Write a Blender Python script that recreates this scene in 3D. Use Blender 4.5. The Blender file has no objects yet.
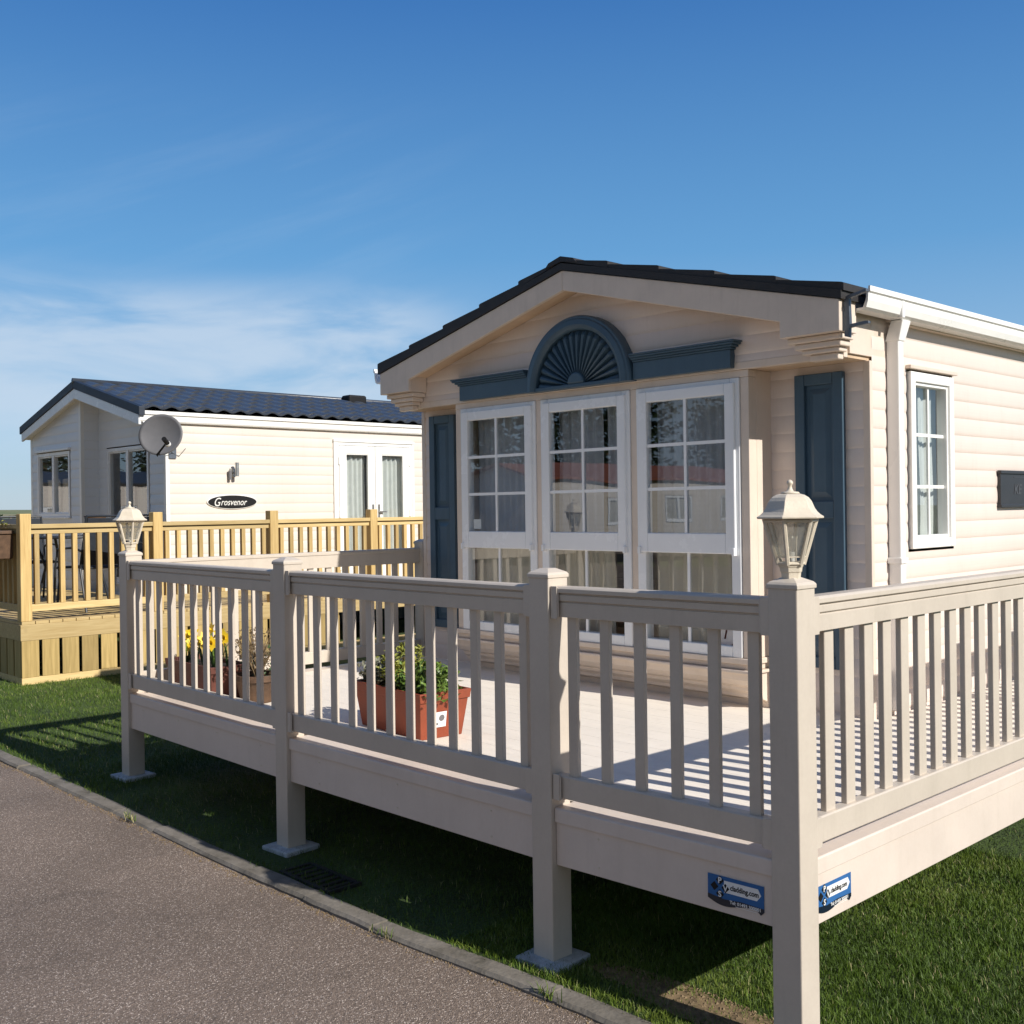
import bpy, bmesh, math, random
import numpy as np
from mathutils import Vector, Matrix
random.seed(7); rng = np.random.default_rng(11)
SC = bpy.context.scene
COL = SC.collection
R = math.radians

# ------------------------------------------------------------------ materials
MATS = {}
def new_mat(name):
    m = bpy.data.materials.new(name); m.use_nodes = True
    nt = m.node_tree; b = nt.nodes['Principled BSDF']
    MATS[name] = m
    return m, nt, b
def nd(nt, t, **kw):
    n = nt.nodes.new(t)
    for k, v in kw.items(): setattr(n, k, v)
    return n
def mat(name, col, rough=.5, var=.06, scale=6., bump=0., bscale=60., metal=0., spec=.5, stretch=None, fine=0., dark=None):
    """plain painted / moulded surface with soft uneven tone, fine grain and bump"""
    m, nt, b = new_mat(name)
    tc = nd(nt, 'ShaderNodeTexCoord'); src = tc.outputs['Object']
    if stretch:
        mp = nd(nt, 'ShaderNodeMapping'); mp.inputs['Scale'].default_value = stretch
        nt.links.new(src, mp.inputs['Vector']); src = mp.outputs['Vector']
    n = nd(nt, 'ShaderNodeTexNoise'); n.inputs['Scale'].default_value = scale; n.inputs['Detail'].default_value = 6
    n.inputs['Roughness'].default_value = .65
    nt.links.new(src, n.inputs['Vector'])
    cr = nd(nt, 'ShaderNodeValToRGB')
    lo = dark or [c*(1-var*1.6) for c in col]; hi = [min(1, c*(1+var)) for c in col]
    cr.color_ramp.elements[0].position = .3; cr.color_ramp.elements[1].position = .68
    cr.color_ramp.elements[0].color = (*lo, 1); cr.color_ramp.elements[1].color = (*hi, 1)
    nt.links.new(n.outputs['Fac'], cr.inputs['Fac'])
    out = cr.outputs['Color']
    if fine:
        n2 = nd(nt, 'ShaderNodeTexNoise'); n2.inputs['Scale'].default_value = bscale*2; n2.inputs['Detail'].default_value = 3
        nt.links.new(src, n2.inputs['Vector'])
        mx = nd(nt, 'ShaderNodeMix', data_type='RGBA', blend_type='OVERLAY'); mx.inputs[0].default_value = fine
        nt.links.new(out, mx.inputs[6]); nt.links.new(n2.outputs['Fac'], mx.inputs[7]); out = mx.outputs[2]
    nt.links.new(out, b.inputs['Base Color'])
    rr = nd(nt, 'ShaderNodeMapRange'); rr.inputs[3].default_value = max(.02, rough-.08); rr.inputs[4].default_value = min(1, rough+.1)
    nt.links.new(n.outputs['Fac'], rr.inputs[0]); nt.links.new(rr.outputs[0], b.inputs['Roughness'])
    b.inputs['Metallic'].default_value = metal
    b.inputs['Specular IOR Level'].default_value = spec
    if bump:
        nb = nd(nt, 'ShaderNodeTexNoise'); nb.inputs['Scale'].default_value = bscale; nb.inputs['Detail'].default_value = 4
        nt.links.new(src, nb.inputs['Vector'])
        bp = nd(nt, 'ShaderNodeBump'); bp.inputs['Strength'].default_value = bump; bp.inputs['Distance'].default_value = .004
        nt.links.new(nb.outputs['Fac'], bp.inputs['Height']); nt.links.new(bp.outputs['Normal'], b.inputs['Normal'])
    return m

mat('fascia_pvc', (.68, .585, .505), .42, .04, 3., .1, 40, fine=.05)
mat('deck_pvc', (.565, .495, .415), .38, .05, 3., .12, 40, fine=.05)
mat('deck_board', (.88, .795, .685), .6, .03, 5., .15, 90, fine=.08, stretch=(.5, 3, 3))
mat('siding', (.735, .632, .562), .36, .03, 1.2, .04, 30, fine=.03, stretch=(1, 1, .4))
mat('siding_pale', (.70, .633, .56), .4, .03, 1.2, .05, 30, stretch=(1, 1, .4))
mat('siding_white', (.74, .76, .79), .4, .03, 1.2, .05, 30, stretch=(1, 1, .4))
mat('trim_cream', (.715, .60, .50), .36, .05, 4., .04, 40)
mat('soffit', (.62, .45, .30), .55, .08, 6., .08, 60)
mat('upvc', (.84, .85, .86), .25, .025, 3.)
mat('upvc_bright', (.83, .82, .79), .28, .025, 3.)
mat('blue_paint', (.052, .098, .142), .42, .07, 5., .06, 80)
mat('tile_black', (.022, .019, .018), .6, .3, 9., .3, 120, fine=.2)
mat('verge_navy', (.016, .024, .04), .55, .1, 7.)
mat('tile_slate', (.048, .057, .074), .34, .10, 7., .2, 120, fine=.15)
mat('tile_red', (.28, .09, .05), .7, .2, 3., .2, 60)
mat('galv', (.12, .14, .17), .45, .15, 14., .05, 80, metal=.5)
mat('lamp_cream', (.66, .58, .46), .45, .06, 20., .2, 160)
mat('terracotta', (.26, .053, .02), .6, .12, 8., .1, 60)
mat('terracotta_dark', (.13, .042, .028), .65, .2, 8., .1, 60)
mat('soil', (.035, .024, .016), .95, .4, 30., .8, 60)
mat('label_white', (.78, .78, .76), .4, .04, 8.)
mat('black_plastic', (.012, .012, .013), .6, .1, 10., spec=.2)
mat('plaque_black', (.03, .03, .034), .42, .1, 12., .1, 90)
mat('plaque_text', (.06, .06, .066), .4, .1, 12.)
mat('sign_silver', (.75, .74, .70), .35, .04, 10.)
mat('sticker_blue', (.035, .13, .33), .5, .06, 10., spec=.2)
mat('sticker_dark', (.008, .016, .03), .3, .1, 10.)
mat('concrete_pad', (.43, .46, .48), .85, .2, 12., .5, 90, fine=.25)
mat('curtain', (.54, .49, .39), .9, .05, 12.)
mat('net_curtain', (.42, .44, .48), .9, .05, 12.)
mat('voile', (.62, .64, .60), .9, .05, 12.)
mat('blind', (.60, .52, .40), .8, .05, 12.)
mat('interior', (.34, .27, .19), .8, .1, 3.)
mat('dish_grey', (.15, .148, .155), .5, .06, 8., .05, 60)
mat('steel', (.55, .55, .53), .3, .06, 20., metal=.9)
mat('mesh_fabric', (.016, .022, .032), .8, .2, 20., .2, 200)
mat('dark_metal', (.02, .024, .03), .4, .2, 20.)
mat('pot_brown', (.10, .055, .03), .6, .3, 14., .2, 80)
mat('leaf_green', (.12, .20, .03), .5, .4, 30.)
mat('leaf_lime', (.28, .29, .05), .5, .35, 30.)
mat('leaf_grey', (.24, .24, .17), .7, .35, 30.)
mat('leaf_dark', (.035, .075, .02), .5, .4, 30.)
mat('twig', (.20, .14, .075), .8, .35, 30.)
mat('petal_yellow', (.75, .52, .02), .5, .12, 30.)
mat('hedge_leaf', (.05, .085, .035), .8, .5, 1.5)
mat('iron', (.014, .013, .013), .7, .3, 30., .4, 80)
mat('paper_red', (.35, .05, .03), .6, .1, 10.)

def wood_mat(name, col, ring, sc=(1, 1, 1)):
    m, nt, b = new_mat(name)
    tc = nd(nt, 'ShaderNodeTexCoord'); mp = nd(nt, 'ShaderNodeMapping'); mp.inputs['Scale'].default_value = sc
    oi = nd(nt, 'ShaderNodeObjectInfo')
    ad = nd(nt, 'ShaderNodeVectorMath', operation='ADD')
    nt.links.new(tc.outputs['Object'], ad.inputs[0]); nt.links.new(oi.outputs['Random'], ad.inputs[1])
    nt.links.new(ad.outputs[0], mp.inputs['Vector'])
    n = nd(nt, 'ShaderNodeTexNoise'); n.inputs['Scale'].default_value = 3.; n.inputs['Detail'].default_value = 8; n.inputs['Distortion'].default_value = .6
    nt.links.new(mp.outputs['Vector'], n.inputs['Vector'])
    v = nd(nt, 'ShaderNodeTexVoronoi'); v.inputs['Scale'].default_value = 3.1
    nt.links.new(tc.outputs['Object'], v.inputs['Vector'])
    kn = nd(nt, 'ShaderNodeMapRange'); kn.inputs[1].default_value = .03; kn.inputs[2].default_value = .13
    nt.links.new(v.outputs['Distance'], kn.inputs[0])
    cr = nd(nt, 'ShaderNodeValToRGB')
    cr.color_ramp.elements[0].position = .3; cr.color_ramp.elements[1].position = .7
    cr.color_ramp.elements[0].color = (*ring, 1); cr.color_ramp.elements[1].color = (*col, 1)
    nt.links.new(n.outputs['Fac'], cr.inputs['Fac'])
    mx = nd(nt, 'ShaderNodeMix', data_type='RGBA'); mx.inputs[6].default_value = (ring[0]*.45, ring[1]*.38, ring[2]*.4, 1)
    nt.links.new(kn.outputs[0], mx.inputs[0]); nt.links.new(cr.outputs['Color'], mx.inputs[7])
    tn = nd(nt, 'ShaderNodeMapRange'); tn.inputs[3].default_value = .74; tn.inputs[4].default_value = 1.12; nt.links.new(oi.outputs['Random'], tn.inputs[0])
    ml = nd(nt, 'ShaderNodeVectorMath', operation='SCALE'); nt.links.new(mx.outputs[2], ml.inputs[0]); nt.links.new(tn.outputs[0], ml.inputs['Scale'])
    nt.links.new(ml.outputs[0], b.inputs['Base Color']); b.inputs['Roughness'].default_value = .7
    bp = nd(nt, 'ShaderNodeBump'); bp.inputs['Strength'].default_value = .25; bp.inputs['Distance'].default_value = .003
    nt.links.new(n.outputs['Fac'], bp.inputs['Height']); nt.links.new(bp.outputs['Normal'], b.inputs['Normal'])
wood_mat('pine_upright', (.64, .46, .195), (.46, .30, .11), (14, 14, 1.0))
wood_mat('pine_skirt', (.52, .37, .14), (.36, .25, .085), (14, 14, 1.0))
wood_mat('pine_rail', (.69, .52, .25), (.53, .37, .15), (14, 1.0, 14))

def glass_mat(name, tint, base_refl, rough=.0):
    m, nt, b = new_mat(name)
    nt.nodes.remove(b); out = nt.nodes['Material Output']
    tr = nd(nt, 'ShaderNodeBsdfTransparent'); tr.inputs[0].default_value = (*tint, 1)
    gl = nd(nt, 'ShaderNodeBsdfGlossy'); gl.inputs['Roughness'].default_value = rough; gl.inputs[0].default_value = (.95, .97, 1, 1)
    n = nd(nt, 'ShaderNodeTexNoise'); n.inputs['Scale'].default_value = 1.6; n.inputs['Detail'].default_value = 1
    bp = nd(nt, 'ShaderNodeBump'); bp.inputs['Strength'].default_value = .10; bp.inputs['Distance'].default_value = .02
    tc = nd(nt, 'ShaderNodeTexCoord'); nt.links.new(tc.outputs['Object'], n.inputs['Vector'])
    nt.links.new(n.outputs['Fac'], bp.inputs['Height']); nt.links.new(bp.outputs['Normal'], gl.inputs['Normal'])
    fr = nd(nt, 'ShaderNodeFresnel'); fr.inputs[0].default_value = 1.5
    mr = nd(nt, 'ShaderNodeMapRange'); mr.inputs[1].default_value = 0; mr.inputs[2].default_value = 1
    mr.inputs[3].default_value = base_refl; mr.inputs[4].default_value = 1
    nt.links.new(fr.outputs[0], mr.inputs[0])
    mx = nd(nt, 'ShaderNodeMixShader')
    ge = nd(nt, 'ShaderNodeNewGeometry'); ml = nd(nt, 'ShaderNodeMath', operation='MULTIPLY'); iv = nd(nt, 'ShaderNodeMath', operation='SUBTRACT'); iv.inputs[0].default_value = 1
    nt.links.new(ge.outputs['Backfacing'], iv.inputs[1]); nt.links.new(mr.outputs[0], ml.inputs[0]); nt.links.new(iv.outputs[0], ml.inputs[1])
    nt.links.new(ml.outputs[0], mx.inputs[0]); nt.links.new(tr.outputs[0], mx.inputs[1]); nt.links.new(gl.outputs[0], mx.inputs[2])
    nt.links.new(mx.outputs[0], out.inputs['Surface'])
glass_mat('glass', (.95, .965, .97), .10)
def frosted():
    m, nt, b = new_mat('lamp_glass'); nt.nodes.remove(b); out = nt.nodes['Material Output']
    tr = nd(nt, 'ShaderNodeBsdfTransparent'); tr.inputs[0].default_value = (.93, .93, .91, 1)
    tl = nd(nt, 'ShaderNodeBsdfTranslucent'); tl.inputs[0].default_value = (.75, .72, .66, 1); df = nd(nt, 'ShaderNodeBsdfDiffuse'); df.inputs[0].default_value = (.7, .68, .63, 1)
    gl = nd(nt, 'ShaderNodeBsdfGlossy'); gl.inputs['Roughness'].default_value = .15
    def mix(f, a, c):
        x = nd(nt, 'ShaderNodeMixShader'); x.inputs[0].default_value = f; nt.links.new(a.outputs[0], x.inputs[1]); nt.links.new(c.outputs[0], x.inputs[2]); return x
    nt.links.new(mix(.06, mix(.24, tr, mix(.5, tl, df)), gl).outputs[0], out.inputs['Surface'])
frosted()

def ground_mats():
    # asphalt with exposed aggregate
    m, nt, b = new_mat('asphalt')
    tc = nd(nt, 'ShaderNodeTexCoord')
    v = nd(nt, 'ShaderNodeTexVoronoi'); v.inputs['Scale'].default_value = 260
    nt.links.new(tc.outputs['Object'], v.inputs['Vector'])
    v2 = nd(nt, 'ShaderNodeTexVoronoi'); v2.inputs['Scale'].default_value = 62
    nt.links.new(tc.outputs['Object'], v2.inputs['Vector'])
    cr = nd(nt, 'ShaderNodeValToRGB'); e = cr.color_ramp.elements
    e[0].position = 0; e[0].color = (.115, .086, .066, 1); e[1].position = 1; e[1].color = (.62, .53, .46, 1)
    a = e.new(.45); a.color = (.180, .134, .104, 1); a = e.new(.9); a.color = (.25, .192, .152, 1)
    sep = nd(nt, 'ShaderNodeSeparateColor'); nt.links.new(v.outputs['Color'], sep.inputs[0]); nt.links.new(sep.outputs[0], cr.inputs['Fac'])
    n = nd(nt, 'ShaderNodeTexNoise'); n.inputs['Scale'].default_value = .9; n.inputs['Detail'].default_value = 7; n.inputs['Roughness'].default_value = .6
    nt.links.new(tc.outputs['Object'], n.inputs['Vector'])
    mr = nd(nt, 'ShaderNodeMapRange'); mr.inputs[1].default_value = .3; mr.inputs[2].default_value = .7; mr.inputs[3].default_value = .78; mr.inputs[4].default_value = 1.22
    nt.links.new(n.outputs['Fac'], mr.inputs[0])
    mx = nd(nt, 'ShaderNodeMix', data_type='RGBA', blend_type='MULTIPLY'); mx.inputs[0].default_value = 1
    nt.links.new(cr.outputs['Color'], mx.inputs[6]); nt.links.new(mr.outputs[0], mx.inputs[7])
    # old stains and a mended patch
    n4 = nd(nt, 'ShaderNodeTexNoise'); n4.inputs['Scale'].default_value = 2.6; n4.inputs['Detail'].default_value = 10; n4.inputs['Roughness'].default_value = .72; n4.inputs['Distortion'].default_value = .8
    nt.links.new(tc.outputs['Object'], n4.inputs['Vector'])
    m4 = nd(nt, 'ShaderNodeMapRange'); m4.inputs[1].default_value = .58; m4.inputs[2].default_value = .74; m4.inputs[3].default_value = 1.; m4.inputs[4].default_value = .72
    nt.links.new(n4.outputs['Fac'], m4.inputs[0])
    mx4 = nd(nt, 'ShaderNodeMix', data_type='RGBA', blend_type='MULTIPLY'); mx4.inputs[0].default_value = 1
    nt.links.new(mx.outputs[2], mx4.inputs[6]); nt.links.new(m4.outputs[0], mx4.inputs[7])
    nt.links.new(mx4.outputs[2], b.inputs['Base Color']); b.inputs['Roughness'].default_value = .8
    bp = nd(nt, 'ShaderNodeBump'); bp.inputs['Strength'].default_value = .7; bp.inputs['Distance'].default_value = .006
    ad = nd(nt, 'ShaderNodeMath', operation='ADD'); nt.links.new(v.outputs['Distance'], ad.inputs[0]); nt.links.new(v2.outputs['Distance'], ad.inputs[1])
    nt.links.new(ad.outputs[0], bp.inputs['Height']); nt.links.new(bp.outputs['Normal'], b.inputs['Normal'])
    # turf below the blades, with bare soil patches beside the kerb
    m, nt, b = new_mat('turf')
    tc = nd(nt, 'ShaderNodeTexCoord')
    n = nd(nt, 'ShaderNodeTexNoise'); n.inputs['Scale'].default_value = 2.2; n.inputs['Detail'].default_value = 9; n.inputs['Roughness'].default_value = .7
    nt.links.new(tc.outputs['Object'], n.inputs['Vector'])
    cr = nd(nt, 'ShaderNodeValToRGB'); e = cr.color_ramp.elements
    e[0].position = .3; e[0].color = (.018, .036, .008, 1); e[1].position = .75; e[1].color = (.075, .12, .022, 1)
    nt.links.new(n.outputs['Fac'], cr.inputs['Fac'])
    nt.links.new(cr.outputs['Color'], b.inputs['Base Color']); b.inputs['Roughness'].default_value = .95
    bp = nd(nt, 'ShaderNodeBump'); bp.inputs['Strength'].default_value = .8; bp.inputs['Distance'].default_value = .03
    n3 = nd(nt, 'ShaderNodeTexNoise'); n3.inputs['Scale'].default_value = 60; nt.links.new(tc.outputs['Object'], n3.inputs['Vector'])
    nt.links.new(n3.outputs['Fac'], bp.inputs['Height']); nt.links.new(bp.outputs['Normal'], b.inputs['Normal'])
    # grass blades, tone from a per-blade attribute
    m, nt, b = new_mat('grass_blade')
    at = nd(nt, 'ShaderNodeAttribute', attribute_name='tone')
    cr = nd(nt, 'ShaderNodeValToRGB'); e = cr.color_ramp.elements
    e[0].position = 0; e[0].color = (.050, .092, .009, 1); e[1].position = 1; e[1].color = (.42, .36, .20, 1)
    a = e.new(.5); a.color = (.086, .145, .014, 1); a = e.new(.9); a.color = (.145, .19, .028, 1)
    nt.links.new(at.outputs['Fac'], cr.inputs['Fac']); nt.links.new(cr.outputs['Color'], b.inputs['Base Color'])
    b.inputs['Roughness'].default_value = .55; b.inputs['Specular IOR Level'].default_value = .3
    # kerb concrete with moss and earth, darkened to stand in for the railing's shadow
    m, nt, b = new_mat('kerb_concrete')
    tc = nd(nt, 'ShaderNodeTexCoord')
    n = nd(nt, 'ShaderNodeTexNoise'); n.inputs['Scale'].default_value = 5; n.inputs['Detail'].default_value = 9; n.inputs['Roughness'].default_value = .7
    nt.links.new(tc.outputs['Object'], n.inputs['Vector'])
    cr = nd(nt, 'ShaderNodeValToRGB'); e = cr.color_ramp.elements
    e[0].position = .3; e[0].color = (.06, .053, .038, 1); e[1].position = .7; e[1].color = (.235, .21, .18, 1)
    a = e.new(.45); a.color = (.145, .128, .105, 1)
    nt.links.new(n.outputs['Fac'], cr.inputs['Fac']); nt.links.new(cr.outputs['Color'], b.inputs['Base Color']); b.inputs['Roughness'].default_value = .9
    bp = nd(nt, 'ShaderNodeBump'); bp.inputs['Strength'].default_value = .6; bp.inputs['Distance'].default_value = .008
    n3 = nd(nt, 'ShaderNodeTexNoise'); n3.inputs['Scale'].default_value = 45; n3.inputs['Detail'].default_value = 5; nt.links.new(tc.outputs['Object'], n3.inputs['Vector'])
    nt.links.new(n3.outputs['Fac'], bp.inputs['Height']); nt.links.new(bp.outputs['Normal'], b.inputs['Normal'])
    # far field
    m, nt, b = new_mat('field')
    tc = nd(nt, 'ShaderNodeTexCoord')
    n = nd(nt, 'ShaderNodeTexNoise'); n.inputs['Scale'].default_value = .06; n.inputs['Detail'].default_value = 8
    nt.links.new(tc.outputs['Object'], n.inputs['Vector'])
    cr = nd(nt, 'ShaderNodeValToRGB'); e = cr.color_ramp.elements
    e[0].position = .35; e[0].color = (.10, .14, .05, 1); e[1].position = .65; e[1].color = (.22, .20, .11, 1)
    nt.links.new(n.outputs['Fac'], cr.inputs['Fac']); nt.links.new(cr.outputs['Color'], b.inputs['Base Color']); b.inputs['Roughness'].default_value = .95
ground_mats()

# ------------------------------------------------------------------ mesh helpers
class Frame:
    """a local frame: u to the right, v up, w out of the surface"""
    def __init__(s, o, U, V, W): s.o, s.U, s.V, s.W = Vector(o), Vector(U), Vector(V), Vector(W)
    def p(s, u, v, w): return s.o + s.U*u + s.V*v + s.W*w
class MB:
    def __init__(s): s.v, s.f = [], []
    def add(s, vs, fs):
        b = len(s.v); s.v += [Vector(p) for p in vs]; s.f += [tuple(i+b for i in f) for f in fs]
    HEX = [(0,3,2,1), (4,5,6,7), (0,1,5,4), (1,2,6,5), (2,3,7,6), (3,0,4,7)]
    def box(s, x0, x1, y0, y1, z0, z1):
        s.add([(x0,y0,z0),(x1,y0,z0),(x1,y1,z0),(x0,y1,z0),(x0,y0,z1),(x1,y0,z1),(x1,y1,z1),(x0,y1,z1)], s.HEX); return s
    def obox(s, F, u0, u1, v0, v1, w0, w1):
        s.add([F.p(u,v,w) for w in (w0,w1) for u,v in ((u0,v0),(u1,v0),(u1,v1),(u0,v1))], s.HEX); return s
    def prism(s, F, pts, w0, w1):
        n = len(pts)
        s.add([F.p(u,v,w0) for u,v in pts]+[F.p(u,v,w1) for u,v in pts],
              [tuple(range(n))[::-1], tuple(range(n,2*n))]+[(i,(i+1)%n,n+(i+1)%n,n+i) for i in range(n)]); return s
    def extr(s, prof, p0, p1, nrm):
        """profile (outward, height) swept level from p0 to p1"""
        p0, p1, nrm = Vector(p0), Vector(p1), Vector(nrm); n = len(prof)
        vs = [p+nrm*a+Vector((0,0,b)) for p in (p0,p1) for a,b in prof]
        s.add(vs, [tuple(range(n)), tuple(range(n,2*n))[::-1]]+[(i,n+i,n+(i+1)%n,(i+1)%n) for i in range(n)]); return s
    def tube(s, pts, r, n=8, r1=None):
        pts = [Vector(p) for p in pts]; m = len(pts); vs = []
        for i, p in enumerate(pts):
            d = (pts[min(i+1,m-1)]-pts[max(i-1,0)]).normalized()
            a = d.orthogonal().normalized(); c = d.cross(a)
            rr = r if r1 is None else r+(r1-r)*i/(m-1)
            vs += [p+a*rr*math.cos(2*math.pi*k/n)+c*rr*math.sin(2*math.pi*k/n) for k in range(n)]
        fs = [(i*n+k, i*n+(k+1)%n, (i+1)*n+(k+1)%n, (i+1)*n+k) for i in range(m-1) for k in range(n)]
        s.add(vs, fs+[tuple(range(n))[::-1], tuple(range((m-1)*n, m*n))]); return s
    def lathe(s, c, prof, n=24, rot=0., a0=0., a1=None, sx=1., sy=1.):
        """profile (radius, height) turned about a vertical axis at c"""
        c = Vector(c); m = len(prof)
        vs = [c+Vector((r*sx*math.cos(rot+2*math.pi*k/n), r*sy*math.sin(rot+2*math.pi*k/n), z)) for r,z in prof for k in range(n)]
        fs = [(i*n+k, i*n+(k+1)%n, (i+1)*n+(k+1)%n, (i+1)*n+k) for i in range(m-1) for k in range(n)]
        s.add(vs, fs+[tuple(range(n))[::-1], tuple(range((m-1)*n, m*n))]); return s
    def grid(s, pts, nu, nv):
        s.add(pts, [(i*nv+j, (i+1)*nv+j, (i+1)*nv+j+1, i*nv+j+1) for i in range(nu-1) for j in range(nv-1)]); return s
    def build(s, name, m, parent=None, bevel=0., smooth=False, off=None, recalc=True):
        me = bpy.data.meshes.new(name)
        o = bpy.data.objects.new(name, me); COL.objects.link(o)
        base = Vector((0,0,0))
        if parent is not None:
            o.parent = parent; r = parent
            while r.parent: r = r.parent
            base = r.location.copy()
        elif off is not None:
            base = Vector(off); o.location = base
        me.from_pydata([tuple(p-base) for p in s.v], [], s.f)
        if recalc:
            bm = bmesh.new(); bm.from_mesh(me); bmesh.ops.recalc_face_normals(bm, faces=bm.faces); bm.to_mesh(me); bm.free()
        me.materials.append(MATS[m] if isinstance(m, str) else m)
        if smooth:
            for p in me.polygons: p.use_smooth = True
        if bevel:
            md = o.modifiers.new('bevel', 'BEVEL'); md.width = bevel; md.segments = 2; md.limit_method = 'ANGLE'; md.angle_limit = R(40)
            md.harden_normals = False
        return o
def tag(o, label, cat, group=None):
    o['label'] = label; o['category'] = cat
    if group: o['group'] = group
    return o
def thing(name, label, cat, loc, group=None):
    o = bpy.data.objects.new(name, None); o.empty_display_size = .2; COL.objects.link(o); o.location = loc
    return tag(o, label, cat, group)
def struct(o): o['kind'] = 'structure'; return o
def stuff(o): o['kind'] = 'stuff'; return o
def copy_tree(o, parent=None):
    c = o.copy(); COL.objects.link(c)
    if parent is not None: c.parent = parent
    for ch in list(o.children): copy_tree(ch, c)
    return c
def text_mb(mb, F, s, size, u, v, w0, w1, shear=0., bold=0., align='LEFT', sx=1.):
    cu = bpy.data.curves.new('lettering', 'FONT'); cu.body = s; cu.size = size; cu.shear = shear; cu.offset = bold
    cu.align_x = align; cu.resolution_u = 3; cu.extrude = .5
    ob = bpy.data.objects.new('lettering_source', cu); COL.objects.link(ob)
    dg = bpy.context.evaluated_depsgraph_get(); me = bpy.data.meshes.new_from_object(ob.evaluated_get(dg))
    mb.add([F.p(u+q.co.x*sx, v+q.co.y, w0+(w1-w0)*(q.co.z+.5)) for q in me.vertices], [tuple(p.vertices) for p in me.polygons])
    bpy.data.objects.remove(ob); bpy.data.curves.remove(cu); bpy.data.meshes.remove(me)
def sub_iv(a, b, cuts):
    iv = [(a, b)]
    for c, d in cuts:
        nv = []
        for x, y in iv:
            if d <= x or c >= y: nv.append((x, y)); continue
            if c > x: nv.append((x, c))
            if d < y: nv.append((d, y))
        iv = nv
    return iv
PITCH = .0976
SPROF = [(0., .0090), (.06, .0110), (.14, .0126), (.26, .0135), (.45, .0138), (.62, .0134), (.76, .0124), (.88, .0109), (1., .0090)]
def siding(mb, F, u0, u1, v0, v1, holes=(), width=None, pitch=PITCH, phase=0.):
    """shiplap boards on frame F between u0..u1, v0..v1 (v is world height), leaving holes; width(v) clips a gable"""
    k0 = math.floor((v0-phase)/pitch)
    lv = []
    k = k0
    while phase+k*pitch < v1:
        for t, d in SPROF[:-1]: lv.append((phase+(k+t)*pitch, d))
        k += 1
    lv.append((phase+k*pitch, SPROF[-1][1]))
    def depth(v):
        t = ((v-phase)/pitch) % 1.
        for (a, da), (b, db) in zip(SPROF, SPROF[1:]):
            if a <= t <= b: return da+(db-da)*(t-a)/(b-a)
        return SPROF[-1][1]
    us = sorted({u0, u1, *[x for h in holes for x in h[:2] if u0 < x < u1]})
    for a, b in zip(us, us[1:]):
        cuts = [(h[2], h[3]) for h in holes if h[0] < b-1e-6 and h[1] > a+1e-6]
        for z0, z1 in sub_iv(v0, v1, cuts):
            zs = [z0]+[v for v, _ in lv if z0+1e-4 < v < z1-1e-4]+[z1]
            for p, q in zip(zs, zs[1:]):
                dp, dq = depth(p+1e-7), depth(q-1e-7)
                if width:
                    (pa, pb), (qa, qb) = width(p), width(q)
                    pa, qa = max(pa, a), max(qa, a); pb, qb = min(pb, b), min(qb, b)
                    if pb <= pa and qb <= qa: continue
                    mb.add([F.p(pa,p,dp), F.p(pb,p,dp), F.p(max(qa,qb),q,dq) if qb > qa else F.p((qa+qb)/2,q,dq), F.p(min(qa,qb),q,dq) if qb > qa else F.p((qa+qb)/2,q,dq)], [(0,1,2,3)])
                else:
                    mb.add([F.p(a,p,dp), F.p(b,p,dp), F.p(b,q,dq), F.p(a,q,dq)], [(0,1,2,3)])
    return mb

def weather(name, amount, col):
    m = MATS[name]; nt = m.node_tree; b = nt.nodes['Principled BSDF']; src = b.inputs['Base Color'].links[0].from_socket
    tc = nd(nt, 'ShaderNodeTexCoord'); mp = nd(nt, 'ShaderNodeMapping'); mp.inputs['Scale'].default_value = (9, 9, 1.1); nt.links.new(tc.outputs['Object'], mp.inputs['Vector'])
    n = nd(nt, 'ShaderNodeTexNoise'); n.inputs['Scale'].default_value = 2.2; n.inputs['Detail'].default_value = 9; n.inputs['Roughness'].default_value = .7; nt.links.new(mp.outputs['Vector'], n.inputs['Vector'])
    mr = nd(nt, 'ShaderNodeMapRange'); mr.inputs[1].default_value = .52; mr.inputs[2].default_value = .78; mr.inputs[4].default_value = amount; nt.links.new(n.outputs['Fac'], mr.inputs[0])
    mx = nd(nt, 'ShaderNodeMix', data_type='RGBA'); nt.links.new(mr.outputs[0], mx.inputs[0]); nt.links.new(src, mx.inputs[6]); mx.inputs[7].default_value = (*col, 1)
    nt.links.new(mx.outputs[2], b.inputs['Base Color'])
weather('deck_pvc', .2, (.33, .29, .22)); weather('fascia_pvc', .16, (.42, .36, .29)); weather('trim_cream', .22, (.36, .29, .21)); weather('siding', .16, (.42, .34, .26)); weather('siding_pale', .16, (.45, .40, .33))
weather('blue_paint', .35, (.10, .15, .18)); weather('concrete_pad', .5, (.16, .17, .12)); weather('terracotta', .4, (.16, .07, .04)); weather('deck_board', .22, (.50, .43, .35))

# ------------------------------------------------------------------ camera, light, sky
CAMZ = 1.67
def make_camera():
    cam = bpy.data.cameras.new('camera'); co = bpy.data.objects.new('camera', cam); COL.objects.link(co)
    yaw, pit, rol = R(46.4), R(-.19), R(-.79)
    F = Vector((-math.sin(yaw)*math.cos(pit), math.cos(yaw)*math.cos(pit), math.sin(pit)))
    r = Vector((math.cos(yaw), math.sin(yaw), 0)); u = r.cross(F)
    r2 = r*math.cos(rol)+u*math.sin(rol); u2 = -r*math.sin(rol)+u*math.cos(rol)
    m = Matrix((r2, u2, -F)).transposed().to_4x4(); m.translation = (0, 0, CAMZ)
    co.matrix_world = m
    cam.sensor_width = 36; cam.lens = 36*1086/1024; cam.clip_end = 5000; cam.clip_start = .05
    SC.camera = co
make_camera()
SUN_AZ, SUN_EL = R(7.0), R(33.3)          # azimuth from +X towards +Y
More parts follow.
